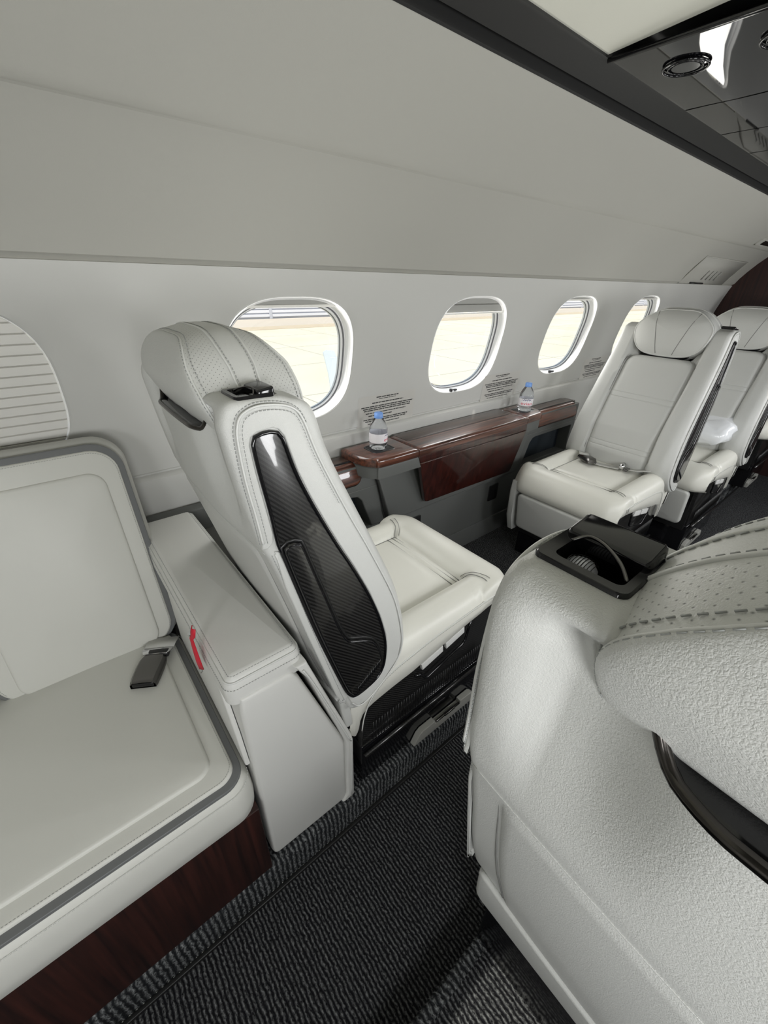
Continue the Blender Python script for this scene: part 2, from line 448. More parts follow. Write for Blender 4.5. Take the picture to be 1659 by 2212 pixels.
# end walls
def endwall(nm, x, m, hole=None):
    pts = [(1.42, -.25), (1.42, .7), (1.36, 1.25), (1.32, 1.385), (1.15, 1.65), (.85, 1.88), (.33, 1.95)]
    pts = pts + [(2*CY-y, z) for y, z in reversed(pts[:-1])]
    o = plate(nm, pts, (lambda u, v, w_: (x+w_, u, v)), .03, .003, m, back=True); o['kind'] = 'structure'
    return o
endwall('wall_back', X0-.03, WALL); endwall('wall_front', X1, WOODD)

# overhead service panel: gloss black sections with divider gaps
def service_panel():
    z = 1.806
    xs = [1.250, 1.716, 1.724, 2.05, 2.058, 2.38, 2.388, 3.1, 3.108, 4.84]
    root = empty('service_panel', (2.5, CY, z), label='glossy black overhead service panel running forward along the ceiling', cat='ceiling panel')
    for i in range(0, len(xs), 2):
        V = []; F = []; n = 24
        rows = []
        for k in range(n+1):
            y = .722 - (.722+.062)*k/n
            rows.append([(xs[i]-2.5, y-CY, .0005*math.sin(k*1.1)), (xs[i+1]-2.5, y-CY, .0005*math.sin(k*1.1+.6))])
        grid('panel_section', rows, PBLK, root)
    tube('front_edge', [(-1.253, .395, -.001), (-1.253, -.395, -.001)], .006, GB, root)
    for cy in (.615, .425, .235, .045):
        for r, rr in ((.047, .0030), (.036, .0016)):
            tube('lens_ring', [(1.402-2.5+r*math.cos(2*PI*k/40), cy-CY+r*math.sin(2*PI*k/40), -.004) for k in range(40)], rr, GB, root, closed=True)
        lathe('lens', [(.0, -.004), (.029, -.004), (.030, .0)], GB, root, axis=(1.402-2.5, cy-CY))
    return root
service_panel()

# ------------------------------------------------------------ windows
def window(i, wx, side, shade):
    root = empty('window_%d' % i, (wx, mir(1.32, side), WZ)); root['kind'] = 'structure'
    oy = mir(1.32, side)
    def P(t, s, dep):
        ux, uz = sup(t, WA*s, WB*s); z = WZ+uz
        yy = Y(z)+.003 + dep
        return (ux, mir(yy, side)-oy, uz)
    T = [2*PI*(k+.5)/72 for k in range(72)]
    # reveal lining with stepped rings
    rows = [[P(t, s, d) for t in T] for s, d in ((1.004, -.0012), (.998, -.0012), (.992, .002), (.984, .010), (.972, .014), (.964, .015), (.958, .022), (.952, .032), (.936, .034))]
    grid('window_frame', rows, WHITE, root, closed=True, auto=30)
    rows = [[P(t, s, d) for t in T] for s, d in ((.938, .0335), (.926, .0345), (.924, .040))]
    grid('window_seal', rows, RUB, root, closed=True, auto=30)
    rows = [[P(t, s, d) for t in T] for s, d in ((.9, .0465), (.893, .0475), (.89, .050))]
    grid('inner_seal', rows, RUB, root, closed=True, auto=30)
    rows = [[P(t, s, d) for t in T] for s, d in ((.926, .0395), (.905, .041), (.900, .047), (.896, .049), (.892, .060))]
    grid('outer_frame', rows, WHITE, root, closed=True, auto=30)
    rows = [[P(t, s, .044) for t in T] for s in (.92, .6, .3, .05)]
    grid('window_pane', rows, GLASS, root, closed=True, caps=True)
    if shade > 0:
        # pleated blind: real zig-zag folds, from the top of the opening downwards
        zt = WB*.985; zb = zt - shade; pitch = .0225; npl = max(1, int((zt-zb)/pitch)); n = npl*3
        rows = []
        for k in range(n+1):
            uz = zt + (zb-zt)*((k//3) + (0, .84, .92)[k % 3])/npl
            hw = WA*.985*(max(0, 1-abs(uz/(WB))**WN))**(1/WN)
            z = WZ+uz
            dep = (.004 if shade > .3 else .018) + (.0, .0008, .0065)[k % 3]
            yb = mir(Y(z)+dep, side)-oy
            rows.append([(hw*f, yb, uz) for f in (-1, -.5, 0, .5, 1)])
        grid('pleated_blind', rows, BLIND if shade > .3 else BLD, root, auto=10)
        if shade < .3:
            uz = zb; hw = WA*.97*(max(0, 1-abs(uz/WB)**WN))**(1/WN); z = WZ+uz; yb = mir(Y(z)+.022, side)-oy
            box('blind_rail', (-hw, hw, yb-.008, yb+.008, uz-.005, uz+.003), BLIND, root, .003)
    if side > 0 and 2 <= i <= 4:
        V = []; F = []
        yb = mir(Y(WZ-WB)+.0, side)-oy
        box('blind_clip', (-.055, -.043, yb-.002, yb+.012, -WB*.985, -WB*.985+.014), SB, root, .002)
        box('blind_clip', (-.030, -.012, yb-.002, yb+.010, -WB*.985+.002, -WB*.985+.010), SB, root, .002)
    return root
for i, wx in enumerate(WINX):
    window(i+1, wx, 1, [.40, .022, .062, .016, .016][i])
for i, wx in enumerate([-1.09] + WINX + [4.2]):
    window(i+6, wx, -1, .04)
# aft left window and far forward left window (behind seats)
window(13, -1.09, 1, .36)

# ------------------------------------------------------------ outside
def flat(nm, x0, x1, y0, y1, z, m, lab=None, c=None):
    o = box(nm, (x0, x1, y0, y1, z-.2, z), m, bev=0)
    return o
GZ = -1.75
gr = flat('ground', -60, 160, -60, 160, GZ, CONC); tag(gr, kind='structure')
V = []; F = []
for k in range(40):
    box_geo(V, F, -40, 140, 2+k*4.6, 2+k*4.6+.035, GZ, GZ+.004)
    box_geo(V, F, -40+k*4.6, -40+k*4.6+.035, 2, 32, GZ, GZ+.004)
jo = link('expansion_joints', V, F, JOINT, gr, smooth=False); tag(jo, kind='stuff')
vg = flat('verge', -60, 160, 28.5, 33.9, GZ+.21, DIRT); tag(vg, 'dry brown strip of ground in front of the louvred building', 'verge')
hb = empty('hangar', (20, 34, GZ), label='pale louvred building beyond the apron seen through the windows', cat='building')
for k in range(22):
    xa = -40 + k*7.0 - 20
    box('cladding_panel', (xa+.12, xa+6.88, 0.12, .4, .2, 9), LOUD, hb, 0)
    V = []; F = []
    for j in range(30): box_geo(V, F, xa+.12, xa+6.88, 0, .14, .35+j*.29, .35+j*.29+.19)
    tag(link('louvres', V, F, LOUV, hb, smooth=False), kind='stuff')
    box('post', (xa-.12, xa+.12, -.06, .4, 0, 9), LOUD, hb, .01)
# winglet
o = plate('winglet', [(-.10, -1.6), (.62, -1.6), (.50, -.6), (.33, .0), (.10, .03), (-.02, -.02), (0, -.6)], lambda u, v, w_: (5.86+u*.95 - v*.30, 9.6+w_ - v*.15, -.27+v), .05, .02, PAINT, back=True)
tag(o, 'white upturned wing tip fin outside the nearest clear window', 'wing tip')

# ------------------------------------------------------------ sofa (left, aft of the seat)
def sofa():
    root = empty('sofa', (-.6, .55, 0), label='light grey leather side sofa with dark grey piping band beside the armrest', cat='sofa')
    ox, oy = -.6, .55
    XL = -1.6
    def m3(x, y, z): return (x-ox, y-oy, z)
    # seat cushion : outline in plan
    def seat_pl(e, r, xl): return [(x, y) for x, y in rrect(xl, .555+e, .108-e, 1.10, r, 8)]
    P0 = rrect(XL, .537, .112, 1.12, .055, 8)
    rings = []
    for ins, z in ((.014, .285), (.002, .300), (0, .33), (.002, .372), (.007, .392), (.014, .404), (.020, .408)): rings.append((inset(P0, ins), z))
    V = []; F = []
    n = len(P0)
    for r, z in rings: V += [m3(a, b, z) for a, b in r]
    for k in range(len(rings)-1):
        for i in range(n): j = (i+1) % n; F.append((k*n+i, k*n+j, (k+1)*n+j, (k+1)*n+i))
    F.append(tuple(range(n))); F.append(tuple((len(rings)-1)*n+i for i in range(n)))
    link('seat_base_cushion', V, F, LS, root, auto=50)
    # dark band
    plate('seat_band', rrect(XL+.01, .553, .098, 1.11, .047, 8), lambda u, v, w_: m3(u, v, w_), .008, .002, BAND, root, base=.405)
    plate('seat_top', rrect(XL+.02, .569, .084, 1.10, .038, 8), lambda u, v, w_: m3(u, v, w_), .014, .007, LS, root, base=.407)
    # raised inner pad with its seam
    plate('seat_pad', rrect(XL+.06, .604, .047, 1.12, .035, 8), lambda u, v, w_: m3(u, v, w_), .010, .008, LS, root, base=.4185, dome=.012)
    pth = [m3(u, v, .4212) for u, v in rrect(XL+.025, .574, .079, 1.095, .036, 8)]
    stitches('seat_stitching', [pth[8:]+pth[:8]], STI, root, .003, .0022, .0005)
    pth = [m3(u, v, .3955) for u, v in rrect(XL, .541, .108, 1.118, .053, 8)]
    stitches('border_stitching', [pth], PIPE, root, .004, .0025, .0006)
    # plinth: dark wood veneer
    plate('plinth', [(XL, 0), (.104, 0), (.104, .29), (XL, .29)], lambda u, v, w_: m3(u, .575-w_, v), .03, .003, WOODD, root)
    # backrest : local frame u=x, v=along slope, w=outwards
    a = math.atan2(.15, .53)
    def bk(u, v, w_): return m3(u, 1.076 + v*math.sin(a) - w_*math.cos(a), .418 + v*math.cos(a) + w_*math.sin(a))
    hgt = .578
    def back(xa, xb, nm):
        O = rrect(xa, -.02, xb+.012, hgt+.018, .075, 8)
        plate(nm + '_shell', O, bk, .078, .03, LG, root, base=-.092)
        plate(nm + '_band', rrect(xa, -.01, xb, hgt, .07, 8), bk, .012, .003, BAND, root, base=-.012)
        plate(nm + '_face', rrect(xa+.012, -.005, xb-.014, hgt-.016, .060, 8), bk, .016, .007, LS, root, base=-.010)
        plate(nm + '_pad', rrect(xa+.05, -.003, xb-.052, hgt-.070, .04, 8), bk, .010, .008, LS, root, base=.003, dome=.012)
        p = [bk(u, v, .0062) for u, v in rrect(xa+.018, 0, xb-.019, hgt-.022, .055, 8)]
        stitches(nm + '_stitching', [p[-12:]+p[:22]], STI, root, .003, .0022, .0005)
    back(-.312, .112, 'backrest'); back(-1.0, -.316, 'backrest'); 
    return root
sofa()
# red ribbon tag and buckle
def ribbon():
    root = empty('ribbon_tag', (.098, .69, .72), label='red ribbon tag hanging against the armrest side by the sofa', cat='tag')
    V = []; F = []
    pts = [(-.006, -.022, .043, .006), (-.007, -.010, .020, .010), (-.009, 0, .004, .007), (-.009, .004, -.03, .013), (-.008, .010, -.065, .012), (-.006, .014, -.09, .006)]
    rows = [[(a-.0015*math.sin(i), b-w_, c), (a-.004, b, c), (a-.001, b+w_, c+.002)] for i, (a, b, c, w_) in enumerate(pts)]
    o = grid('ribbon', rows, RED, root); md = o.modifiers.new('s', 'SOLIDIFY'); md.thickness = .0015
    lathe('grommet', [(.0, -.002), (.004, -.002), (.004, .002), (0, .002)], CHR, root, 12).location = (-.010, .0, .012)
    tube('loop', [(-.006, .012, -.085), (-.008, .018, -.105), (-.005, .022, -.108), (-.004, .018, -.088)], .0013, CHR, root, 6)
    root.scale = (1.2, 1.25, 1.15)
    return root
ribbon()
def buckle_geo(root, pref=''):
    # airline style lift buckle: tapered hood with a hollow mouth
    prof = [(-.034, .0175, .010), (-.020, .021, .013), (0, .0215, .015), (.022, .021, .016), (.036, .020, .015), (.042, .019, .013)]
    rows = []
    for x, hw, h in prof:
        rows.append([(x, -hw, 0), (x, -hw, h*.6), (x, -hw*.78, h), (x, 0, h*1.06), (x, hw*.78, h), (x, hw, h*.6), (x, hw, 0)])
    o = grid('buckle_hood', rows, GUN, root, closed=True, auto=40)
    box('buckle_mouth', (.030, .0425, -.0165, .0165, .002, .0115), GB, root, .002)
    box('buckle_hinge', (-.046, -.030, -.012, .022, .001, .012), SB, root, .003)
    return root
b = empty('belt_buckle', (.006, .960, .4325), label='gunmetal seat belt buckle lying on the sofa seat', cat='belt buckle')
buckle_geo(b); b.rotation_euler = (0, 0, math.radians(240)); b.scale = (1.3, 1.6, 1.4)
grid('chrome_tongue', [[(-.055, -.020, .008), (-.055, .024, .008)], [(-.045, -.023, .011), (-.045, .026, .011)], [(-.032, -.018, .012), (-.032, .020, .012)]], CHR, b).modifiers.new('s', 'SOLIDIFY').thickness = .002
grid('webbing', [[(-.090, -.022, .000), (-.090, .026, .000)], [(-.070, -.022, .006), (-.070, .026, .006)], [(-.052, -.022, .009), (-.052, .026, .009)]], WEB, b).modifiers.new('s', 'SOLIDIFY').thickness = .002

# ------------------------------------------------------------ armrest cabinet between sofa and seat
def armrest():
    root = empty('armrest_cabinet', (.2, .56, 0), label='tall white leather armrest cabinet between the sofa and the seat', cat='armrest')
    ox, oy = .2, .56
    body = [(.116, .03), (.120, .012), (.130, .004), (.345, .004), (.352, .012), (.352, .27), (.346, .30), (.245, .615), (.235, .632), (.222, .640), (.120, .640), (.116, .6)]
    plate('body', body, lambda u, v, w_: (u-ox, 1.26-oy-w_, v), .70, .010, LA, root, back=True)
    trim = [(.333, .006), (.366, .006), (.373, .012), (.373, .275), (.369, .300), (.290, .56), (.262, .655), (.235, .655), (.262, .6), (.33, .36), (.350, .285), (.350, .03)]
    o = plate('side_flap', trim, lambda u, v, w_: (u-ox, 1.2-oy-w_, v), .648, .006, LA, root, back=True)
    path = [(.361, .012), (.3625, .275), (.357, .300), (.278, .56), (.250, .640)]
    path = [(u-ox, .550-oy, v) for u, v, _ in cat([(a, b_, 0) for a, b_ in path], 5)]
    tube('flap_piping', path, .0022, PIPE, root, 6)
    # padded cap wrapping over the front
    V = []; F = []
    rows = []
    side = [(.0, .0, .590), (.0, .0, .640), (.001, .002, .668), (.008, .004, .684), (.020, .010, .692), (.04, .02, .695)]
    P0 = rrect(.100, .566, .262, 1.29, .022, 6)
    rg = [(0, .628), (0, .662), (.002, .676), (.007, .686), (.014, .6925), (.0205, .6945)]
    rr = [(inset(P0, a), z) for a, z in rg]; n = len(P0)
    for r, z in rr: V += [(a-ox, b_-oy, z) for a, b_ in r]
    for k in range(len(rr)-1):
        for i in range(n): j = (i+1) % n; F.append((k*n+i, k*n+j, (k+1)*n+j, (k+1)*n+i))
    F.append(tuple(range(n))); F.append(tuple((len(rr)-1)*n+i for i in range(n)))
    link('cap', V, F, LA, root, auto=50)
    top = [(u-ox, v-oy, .6922) for u, v in inset(P0, .013)]
    low = [(u-ox, v-oy, .668) for u, v in inset(P0, -.0003)]
    tube('cap_piping', [(u-ox, v-oy, .683) for u, v in inset(P0, .0045)], .002, PIPE, root, 6, closed=True)
    stitches('cap_stitching', [top+top[:1], low+low[:1]], STI, root, .0035, .0025, .0006)
    # inner side flap facing the sofa
    plate('inner_flap', [(.575, .42), (.60, .50), (.66, .61), (1.04, .61), (1.04, .42)], lambda u, v, w_: (.114-ox-w_, u-oy, v), .010, .004, LA, root)
    return root
armrest()
# dark ledge against the wall behind the armrest
o = box('side_ledge', (.02, .415, 1.295, 1.340, .60, .683), GREY, bev=.006); tag(o, 'dark grey wall ledge running behind the armrest cabinet', 'ledge')

# ------------------------------------------------------------ the cabin seat
XR = [(.425, .362), (.451, .349), (.618, .299), (.769, .262), (.903, .228), (.96, .210), (1.048, .196), (1.11, .188), (1.16, .183), (1.19, .188)]
XF = [(.44, .44), (.497, .519), (.567, .534), (.698, .510), (.853, .445), (.968, .392), (1.082, .341), (1.157, .318), (1.19, .296)]
def taper(z): return .04*(z-.45)/.75
def bulge(ly): return .014*(1-min(1, abs(ly)/.28)**2)
def valley(ly, z): return .026*sm(.95, 1.12, z)*(1-sm(1.165, 1.19, z))*sm(.09, .165, abs(ly))*(1-sm(.186, .220, abs(ly)))
SX, SY = .6, .82
def seat(belt=False, recl=0.0):
    root = empty('cabin_seat', (0, 0, 0))
    bp = []                                   # parts that recline with the back
    A = -.28
    prof = [(.190, 1.186), (.200, 1.1955), (.211, 1.197), (.215, 1.197), (.24, 1.197), (.262, 1.196), (.267, 1.1955), (.28, 1.190), (.30, 1.181), (.318, 1.157), (.341, 1.082), (.392, .968), (.445, .853), (.51, .698), (.534, .567), (.519, .497), (.464, .444), (.42, .420), (.385, .416), (.362, .425), (.349, .451), (.299, .618), (.262, .769), (.228, .903), (.210, .96), (.196, 1.048), (.188, 1.11), (.183, 1.16)]
    P = [(p.x, p.y) for p in cat([(a, b, 0) for a, b in prof], 5, True)]
    def zt(ly, f):
        a = abs(ly)
        fr = 1.035 + (1.25-1.035)*sm(.115, .205, a); rr = 1.128 + .122*sm(.115, .195, a)
        return rr + (fr-rr)*sm(.2, .8, f)
    sl = []
    for d, ins in ((0, .009), (.002, .0045), (.005, .002), (.009, .0006), (.014, 0)): sl.append((-1, d, ins))
    for k in range(1, 36): sl.append((0, k/36, 0))
    for e in (-.2250, -.2228, -.1805, -.1780, .1780, .1805, .2228, .2250): sl.append((0, (e+.2265)/.453, 0))
    mid = sorted([q_ for q_ in sl if q_[0] == 0], key=lambda q_: q_[1]); sl = sl[:5] + [q_ for q_ in mid if 0 < q_[1] < 1]
    for s in reversed(sl[:5]): sl.append((1, s[1], s[2]))
    rows = []
    for kind, d, ins in sl:
        pp = inset(P, ins) if ins else P
        row = []
        for x, z in pp:
            tp = taper(z); lo = A + tp + .014; hi = -lo
            ly = (A+tp+d) if kind < 0 else (-(A+tp) - d if kind > 0 else lo + (hi-lo)*d)
            xr, xf = interp(XR, z), interp(XF, z); f = (x-xr)/max(.02, xf-xr); f = min(1, max(0, f))
            a = abs(ly)
            x2 = x
            x2 += f*f*(.026*sm(.30, .18, a) if False else 0)
            g = f**2
            if z > .44:
                x2 += g*(.020*(sm(.275, .22, a)))             # bolster crown
                x2 -= g*.045*sm(.172, .150, a)                # recess for the centre cushion
            x2 -= (1-f)**2*bulge(ly)
            x2 += (1-f)**2*valley(ly, z)
            zz = z
            if kind == 0 and -.2238 < ly < -.1795 and .2130 < x < .2665 and z > 1.18: zz = z = 1.160
            t_ = zt(ly, f)
            if z > t_:
                zz = t_ + (z-t_)*.02
            row.append((x2-SX, ly, zz))
        rows.append(row)
    # clamp the x of points pushed down on the front side to the front surface
    for r in rows:
        for j, (x, y_, z) in enumerate(r):
            xf = interp(XF, z)-SX + .022
            xr = interp(XR, z)-SX - bulge(y_) + valley(y_, z)
            if x > xf: r[j] = (xf, y_, z)
            if x < xr: r[j] = (xr, y_, z)
    body = grid('backrest', rows, L, root, closed=True, caps=True, auto=60); bp.append(body)
    def side(u, v, w_): return (u-SX, A+taper(v)-w_, v)
    # leather surround of the side: C shaped plate that leaves the inlay open
    sur = [(.209, .963), (.206, 1.01), (.199, 1.079), (.197, 1.137), (.200, 1.163), (.209, 1.179), (.235, 1.188), (.27, 1.185), (.295, 1.175), (.309, 1.152), (.331, 1.085), (.382, .968), (.435, .853), (.498, .70), (.522, .57), (.508, .505), (.455, .455), (.405, .428), (.378, .430), (.360, .455), (.346, .50),
           (.354, .489), (.372, .468), (.407, .470), (.444, .484), (.465, .512), (.472, .562), (.469, .61), (.453, .676), (.425, .757), (.387, .844), (.358, .904), (.332, .962), (.307, 1.021), (.288, 1.073), (.278, 1.111), (.272, 1.135), (.264, 1.147), (.255, 1.151), (.230, 1.149), (.219, 1.143), (.2155, 1.132), (.2185, 1.087), (.2265, 1.013), (.231, .975), (.228, .958), (.218, .950), (.208, .952)]
    surf = plate('side_surround', sur, side, .006, .003, L, root, base=-.003); bp.append(surf)
    low = [(.228, .941), (.236, .938), (.262, .848), (.300, .708), (.344, .527), (.352, .492), (.340, .468), (.322, .505), (.270, .72), (.238, .86)]
    bp.append(plate('side_strip', low, side, .006, .003, L, root, base=-.003))
    carb = [(.218, 1.132), (.221, 1.142), (.23, 1.147), (.256, 1.148), (.263, 1.144), (.27, 1.133), (.276, 1.109), (.286, 1.071), (.305, 1.019), (.33, .96), (.356, .902), (.385, .842), (.423, .755), (.451, .674), (.466, .608), (.469, .562), (.462, .512), (.442, .485), (.405, .472), (.37, .470), (.354, .487), (.34, .526), (.287, .73), (.259, .848), (.242, .926), (.234, .948), (.229, 1.013), (.221, 1.087)]
    carb = [(p.x, p.y) for p in resample(cat([(a, b, 0) for a, b in carb], 4, True), 110)]
    bp.append(plate('carbon_inlay', carb, side, .005, .002, CARB, root, base=-.002))
    rim = [side(u, v, .0035) for u, v in inset(carb, .002)]
    bp.append(tube('inlay_rim', rim, .0032, GB, root, 8, closed=True))
    pk = [(.243, .943), (.255, .949), (.272, .945), (.279, .932), (.294, .874), (.315, .798), (.336, .72), (.350, .680), (.362, .660), (.38, .650), (.405, .636), (.428, .616), (.441, .588), (.451, .545), (.448, .515), (.43, .494), (.40, .485), (.372, .480), (.356, .497), (.343, .531), (.297, .70), (.268, .823), (.248, .914)]
    pk = [(p.x, p.y) for p in resample(cat([(a, b, 0) for a, b in pk], 4, True), 90)]
    hd = plate('armrest_handle', pk, side, .010, .004, CARB, root, base=.002); bp.append(hd)
    gp = [side(u, v, .0035) for u, v in inset(pk, -.0035)]
    tube('handle_gap', gp, .0035, SB, hd, 6, closed=True)
    gp = [side(u, v, .0105) for u, v in inset(pk, .003)]
    tube('handle_edge', gp, .0018, GB, hd, 6, closed=True)
    V = []; F = []
    for k in range(11):
        u = .372+.0065*k; v = .488+.0042*k
        tube_geo(V, F, [side(u, v, .012), side(u+.006, v+.022, .012)], .0014, 5)
    link('grip_ribs', V, F, GB, hd)
    # piping and stitching of the side
    pa = cat([(a, b, 0) for a, b in [(.210, .963), (.206, 1.014), (.1995, 1.079), (.198, 1.137), (.201, 1.163), (.211, 1.179), (.235, 1.187), (.27, 1.184), (.294, 1.174), (.308, 1.152), (.329, 1.088), (.38, .968), (.433, .853), (.496, .70), (.520, .57), (.506, .505), (.454, .457), (.404, .430), (.378, .433), (.362, .455)]], 5)
    bp.append(tube('side_piping', [side(p.x, p.y, .004) for p in pa], .0020, PIPE, root, 6))
    n0 = 11*5
    def off(path, d):
        out = []
        for i, p in enumerate(path):
            a = path[max(0, i-1)]; b = path[min(len(path)-1, i+1)]; t = (b-a).normalized()
            out.append(Vector((p.x+t.y*d, p.y-t.x*d, 0)))
        return out
    s1 = [side(p.x, p.y, .0064) for p in off(pa[:n0], .007)]
    s2 = [side(p.x, p.y, .0005) for p in off(pa[:n0-8], -.0045)]
    lp_ = cat([(a, b, 0) for a, b in [(.229, .935), (.245, .866), (.275, .725), (.327, .505), (.338, .478)]], 6)
    s3 = [side(p.x, p.y, .0034) for p in off(lp_, -.007)]; s4 = [side(p.x, p.y, -.0002) for p in off(lp_, .006)]
    bp.append(stitches('side_stitching', [s1, s2, s3, s4], STI, root, .0038, .0024, .0006))
    bp.append(tube('strip_piping', [side(p.x, p.y, .001) for p in lp_], .0020, PIPE, root, 6))
    # seam around the shell and the back pocket panel
    def rear(u, v, w_): return (interp(XR, v)-bulge(u)+valley(u, v)-SX-w_, u, v)
    bx = [(-.205, .45), (.205, .45), (.215, .50), (.215, .915), (.19, .93), (-.19, .93), (-.2, .925), (-.208, .86), (-.214, .78), (-.216, .70), (-.212, .58), (-.207, .50)]
    NQ = 28; rows = []
    def bxl(v): return interp([(.45, .207), (.58, .212), (.70, .216), (.78, .2155), (.86, .213), (.932, .212)], v)
    for i in range(33):
        v = .452 + (.932-.452)*i/32; hw = bxl(v); row = []
        for j in range(NQ+1):
            e = -1 + 2*j/NQ; e = math.copysign(abs(e)**.6, e); u = hw*e
            d = (1-abs(e))*hw*(1-sm(.90, .932, v))
            row.append(rear(u, v, -.002 + .006*min(1, max(0, d)/.010)**.5))
        rows.append(row)
    pk_ = grid('back_pocket', rows, L, root); bp.append(pk_)
    tube('pocket_gap', [rear(-bxl(v)-.0012, v, -.0004) for v in [.46+.44*i/20 for i in range(21)]], lambda t: .0026*(1-t*t*.85), SEAM, pk_, 6)
    # filler grid so the pocket follows the curved shell
    bp.append(tube('back_seam', [rear(u/20*.246,   .935, .0002) for u in range(-20, 21)], .0009, L, root, 5))
    bp.append(tube('back_piping', [rear(u/20*.255, .455, .005) for u in range(-20, 21)], .006, L, root, 8))
    pr = [rear(0, .3, 0)]
    # headrest cut-out trim
    cut = []
    for k in range(-24, 25):
        ly = k/24*.148; z = zt(ly, 0)
        cut.append((interp(XR, z)-bulge(ly)+valley(ly, z)-SX+.002, ly, z+.001))
    bp.append(tube('headrest_trim', cut, .0040, BRZ, root, 8))
    well = []
    for k in range(-32, 33):
        ly = k/32*.150; z = min(zt(ly, 0), 1.19); x0_ = interp(XR, z)-bulge(ly)+valley(ly, z)-SX+.003
        well.append([(x0_, ly, z+.0005), (x0_+.002, ly, z+.0038), (x0_+.03, ly, z+.0042), (x0_+.10, ly, z+.0042)])
    bp.append(grid('headrest_well', well, GB, root))
    # centre cushion of the back
    NR, NC = 74, 26
    zs = [.47 + (1.045-.47)*i/NR for i in range(NR+1)]
    zs = sorted(set([round(z, 5) for z in zs] + [round(c+d, 5) for c in (.862, .838, .612, .588) for d in (-.004, -.002, 0, .002, .004)]))
    rows = []
    for z in zs:
        hw = .163 - .020*sm(.9, .5, z)*0
        tr = 1.045 - z
        if tr < .05: hw -= .05*(1-math.sqrt(max(0, 1-((.05-tr)/.05)**2)))
        row = []
        for c in range(NC+1):
            u = -1 + 2*c/NC; u = math.copysign(abs(u)**.8, u)
            e = 1-abs(u)
            x = interp(XF, z) - .012 + .022*min(1, e*6)**.5 + .006*(1-u*u)
            x -= .02*(1-min(1, tr/.012))**2
            for g0 in (.862, .838, .612, .588): x -= .0028*math.exp(-((z-g0)/.0022)**2)
            row.append((x-SX, hw*u, z))
        rows.append(row)
    bp.append(grid('back_cushion', rows, L, root))
    for sgn in (-1, 1):
        bp.append(tube('cushion_seam', [(interp(XF, z)+.004-SX, sgn*(.166 - (.05*(1-math.sqrt(max(0, 1-((.05-(1.05-z))/.05)**2))) if 1.05-z < .05 else 0)), z) for z in [.5+.54*i/40 for i in range(41)]], .0022, SEAM, root, 5))
    # ---------------- headrest
    half = [(0, 1.264), (.045, 1.264), (.078, 1.259), (.115, 1.242), (.150, 1.212), (.168, 1.185), (.170, 1.155), (.160, 1.118), (.138, 1.085), (.105, 1.064), (.06, 1.055), (0, 1.053)]
    out = half + [(-a, b) for a, b in reversed(half[1:-1])]
    O = resample(cat([(a, b, 0) for a, b in out], 6, True), 108)
    C0 = (0, 1.165)
    xb = lambda z: interp([(1.05, .245), (1.08, .230), (1.12, .210), (1.15, .196), (1.18, .184), (1.21, .178), (1.23, .178), (1.245, .183), (1.258, .191), (1.266, .199)], z)
    xf = lambda z: interp([(1.05, .352), (1.15, .350), (1.225, .340), (1.262, .315), (1.275, .300)], z)
    xk = lambda z: interp([(1.05, .25), (1.08, .24), (1.11, .216), (1.135, .190), (1.16, .177), (1.19, .162), (1.215, .163), (1.24, .169), (1.26, .176), (1.275, .188)], z)
    def hp(p, s, which, dome):
        if which < 0:
            th = PI/2*(1-s); rad = max(.015, math.cos(th)**.85 + (.055 if p.y > 1.15 else .055-.10*min(.6, (1.15-p.y)*10))*math.sin(2*th)) if s < 1 else 1
            u = C0[0]+(p.x-C0[0])*rad; z = C0[1]+(p.y-C0[1])*rad; pw = math.sin(th)**.9 if th > 0 else 0
            return (xb(p.y)*(1-pw) + xk(z)*pw - SX, u, z)
        u = C0[0]+(p.x-C0[0])*s; z = C0[1]+(p.y-C0[1])*s
        g = s*s
        pw = max(0, 1-s*s)**.6; x = xb(p.y)*(1-pw) + xk(z)*pw
        if which > 0: x = (xf(p.y)*g + .345*(1-g)) + dome*(1-s**3)
        return (x-SX, u, z)
    head = grid('headrest', [[hp(p, s, -1, .020) for p in O] for s in (.01, .1, .2, .3, .4, .5, .6, .69, .77, .84, .90, .95, .98, 1.0)], L, root, closed=True, cap0=True); bp.append(head)
    hf = grid('headrest_front', [[hp(p, s, 1, .022) for p in O] for s in (.02, .2, .36, .5, .62, .73, .82, .89, .94, .975, .993, 1.0)], L, head, closed=True, cap0=True)
    # gusset with UV in metres (u round the outline, v across)
    rows = []; uv = []; NS = 12
    arc = [0]
    for i in range(len(O)): arc.append(arc[-1] + (O[(i+1) % len(O)]-O[i]).length)
    def gp_(i, t):
        p = O[i % len(O)]; d = Vector((p.x-C0[0], p.y-C0[1])).normalized()
        b_ = .013*math.sin(PI*t)**.8
        x = xb(p.y)*(1-t) + xf(p.y)*t
        return (x-SX, p.x+d.x*b_, p.y+d.y*b_)
    for k in range(NS+1):
        t = k/NS; rows.append([gp_(i, t) for i in range(len(O)+1)]); uv += [(arc[i], (t-.5)*(xf(O[i % len(O)].y)-xb(O[i % len(O)].y)) + .008*(1-sm(1.17, 1.25, O[i % len(O)].y))) for i in range(len(O)+1)]
    grid('headrest_gusset', rows, LP, head, uv=uv)
    def gv(i, v):
        p = O[i % len(O)]; wd = xf(p.y)-xb(p.y); return gp_(i, min(1, max(0, .5+v/wd)))
    def sw(i, sg): z = O[i % len(O)].y; f = sm(1.17, 1.25, z); return sg*(.0165+.006*f) - .008*(1-f)
    for v in (-1, 1):
        tube('strip_piping', [gv(i, sw(i, v)) for i in range(len(O))], .0021, PIPE, head, 6, closed=True)
    hb_ = [hp(p, 1.0, -1, .0) for p in O]; hfr = [hp(p, 1.0, 1, 0) for p in O]
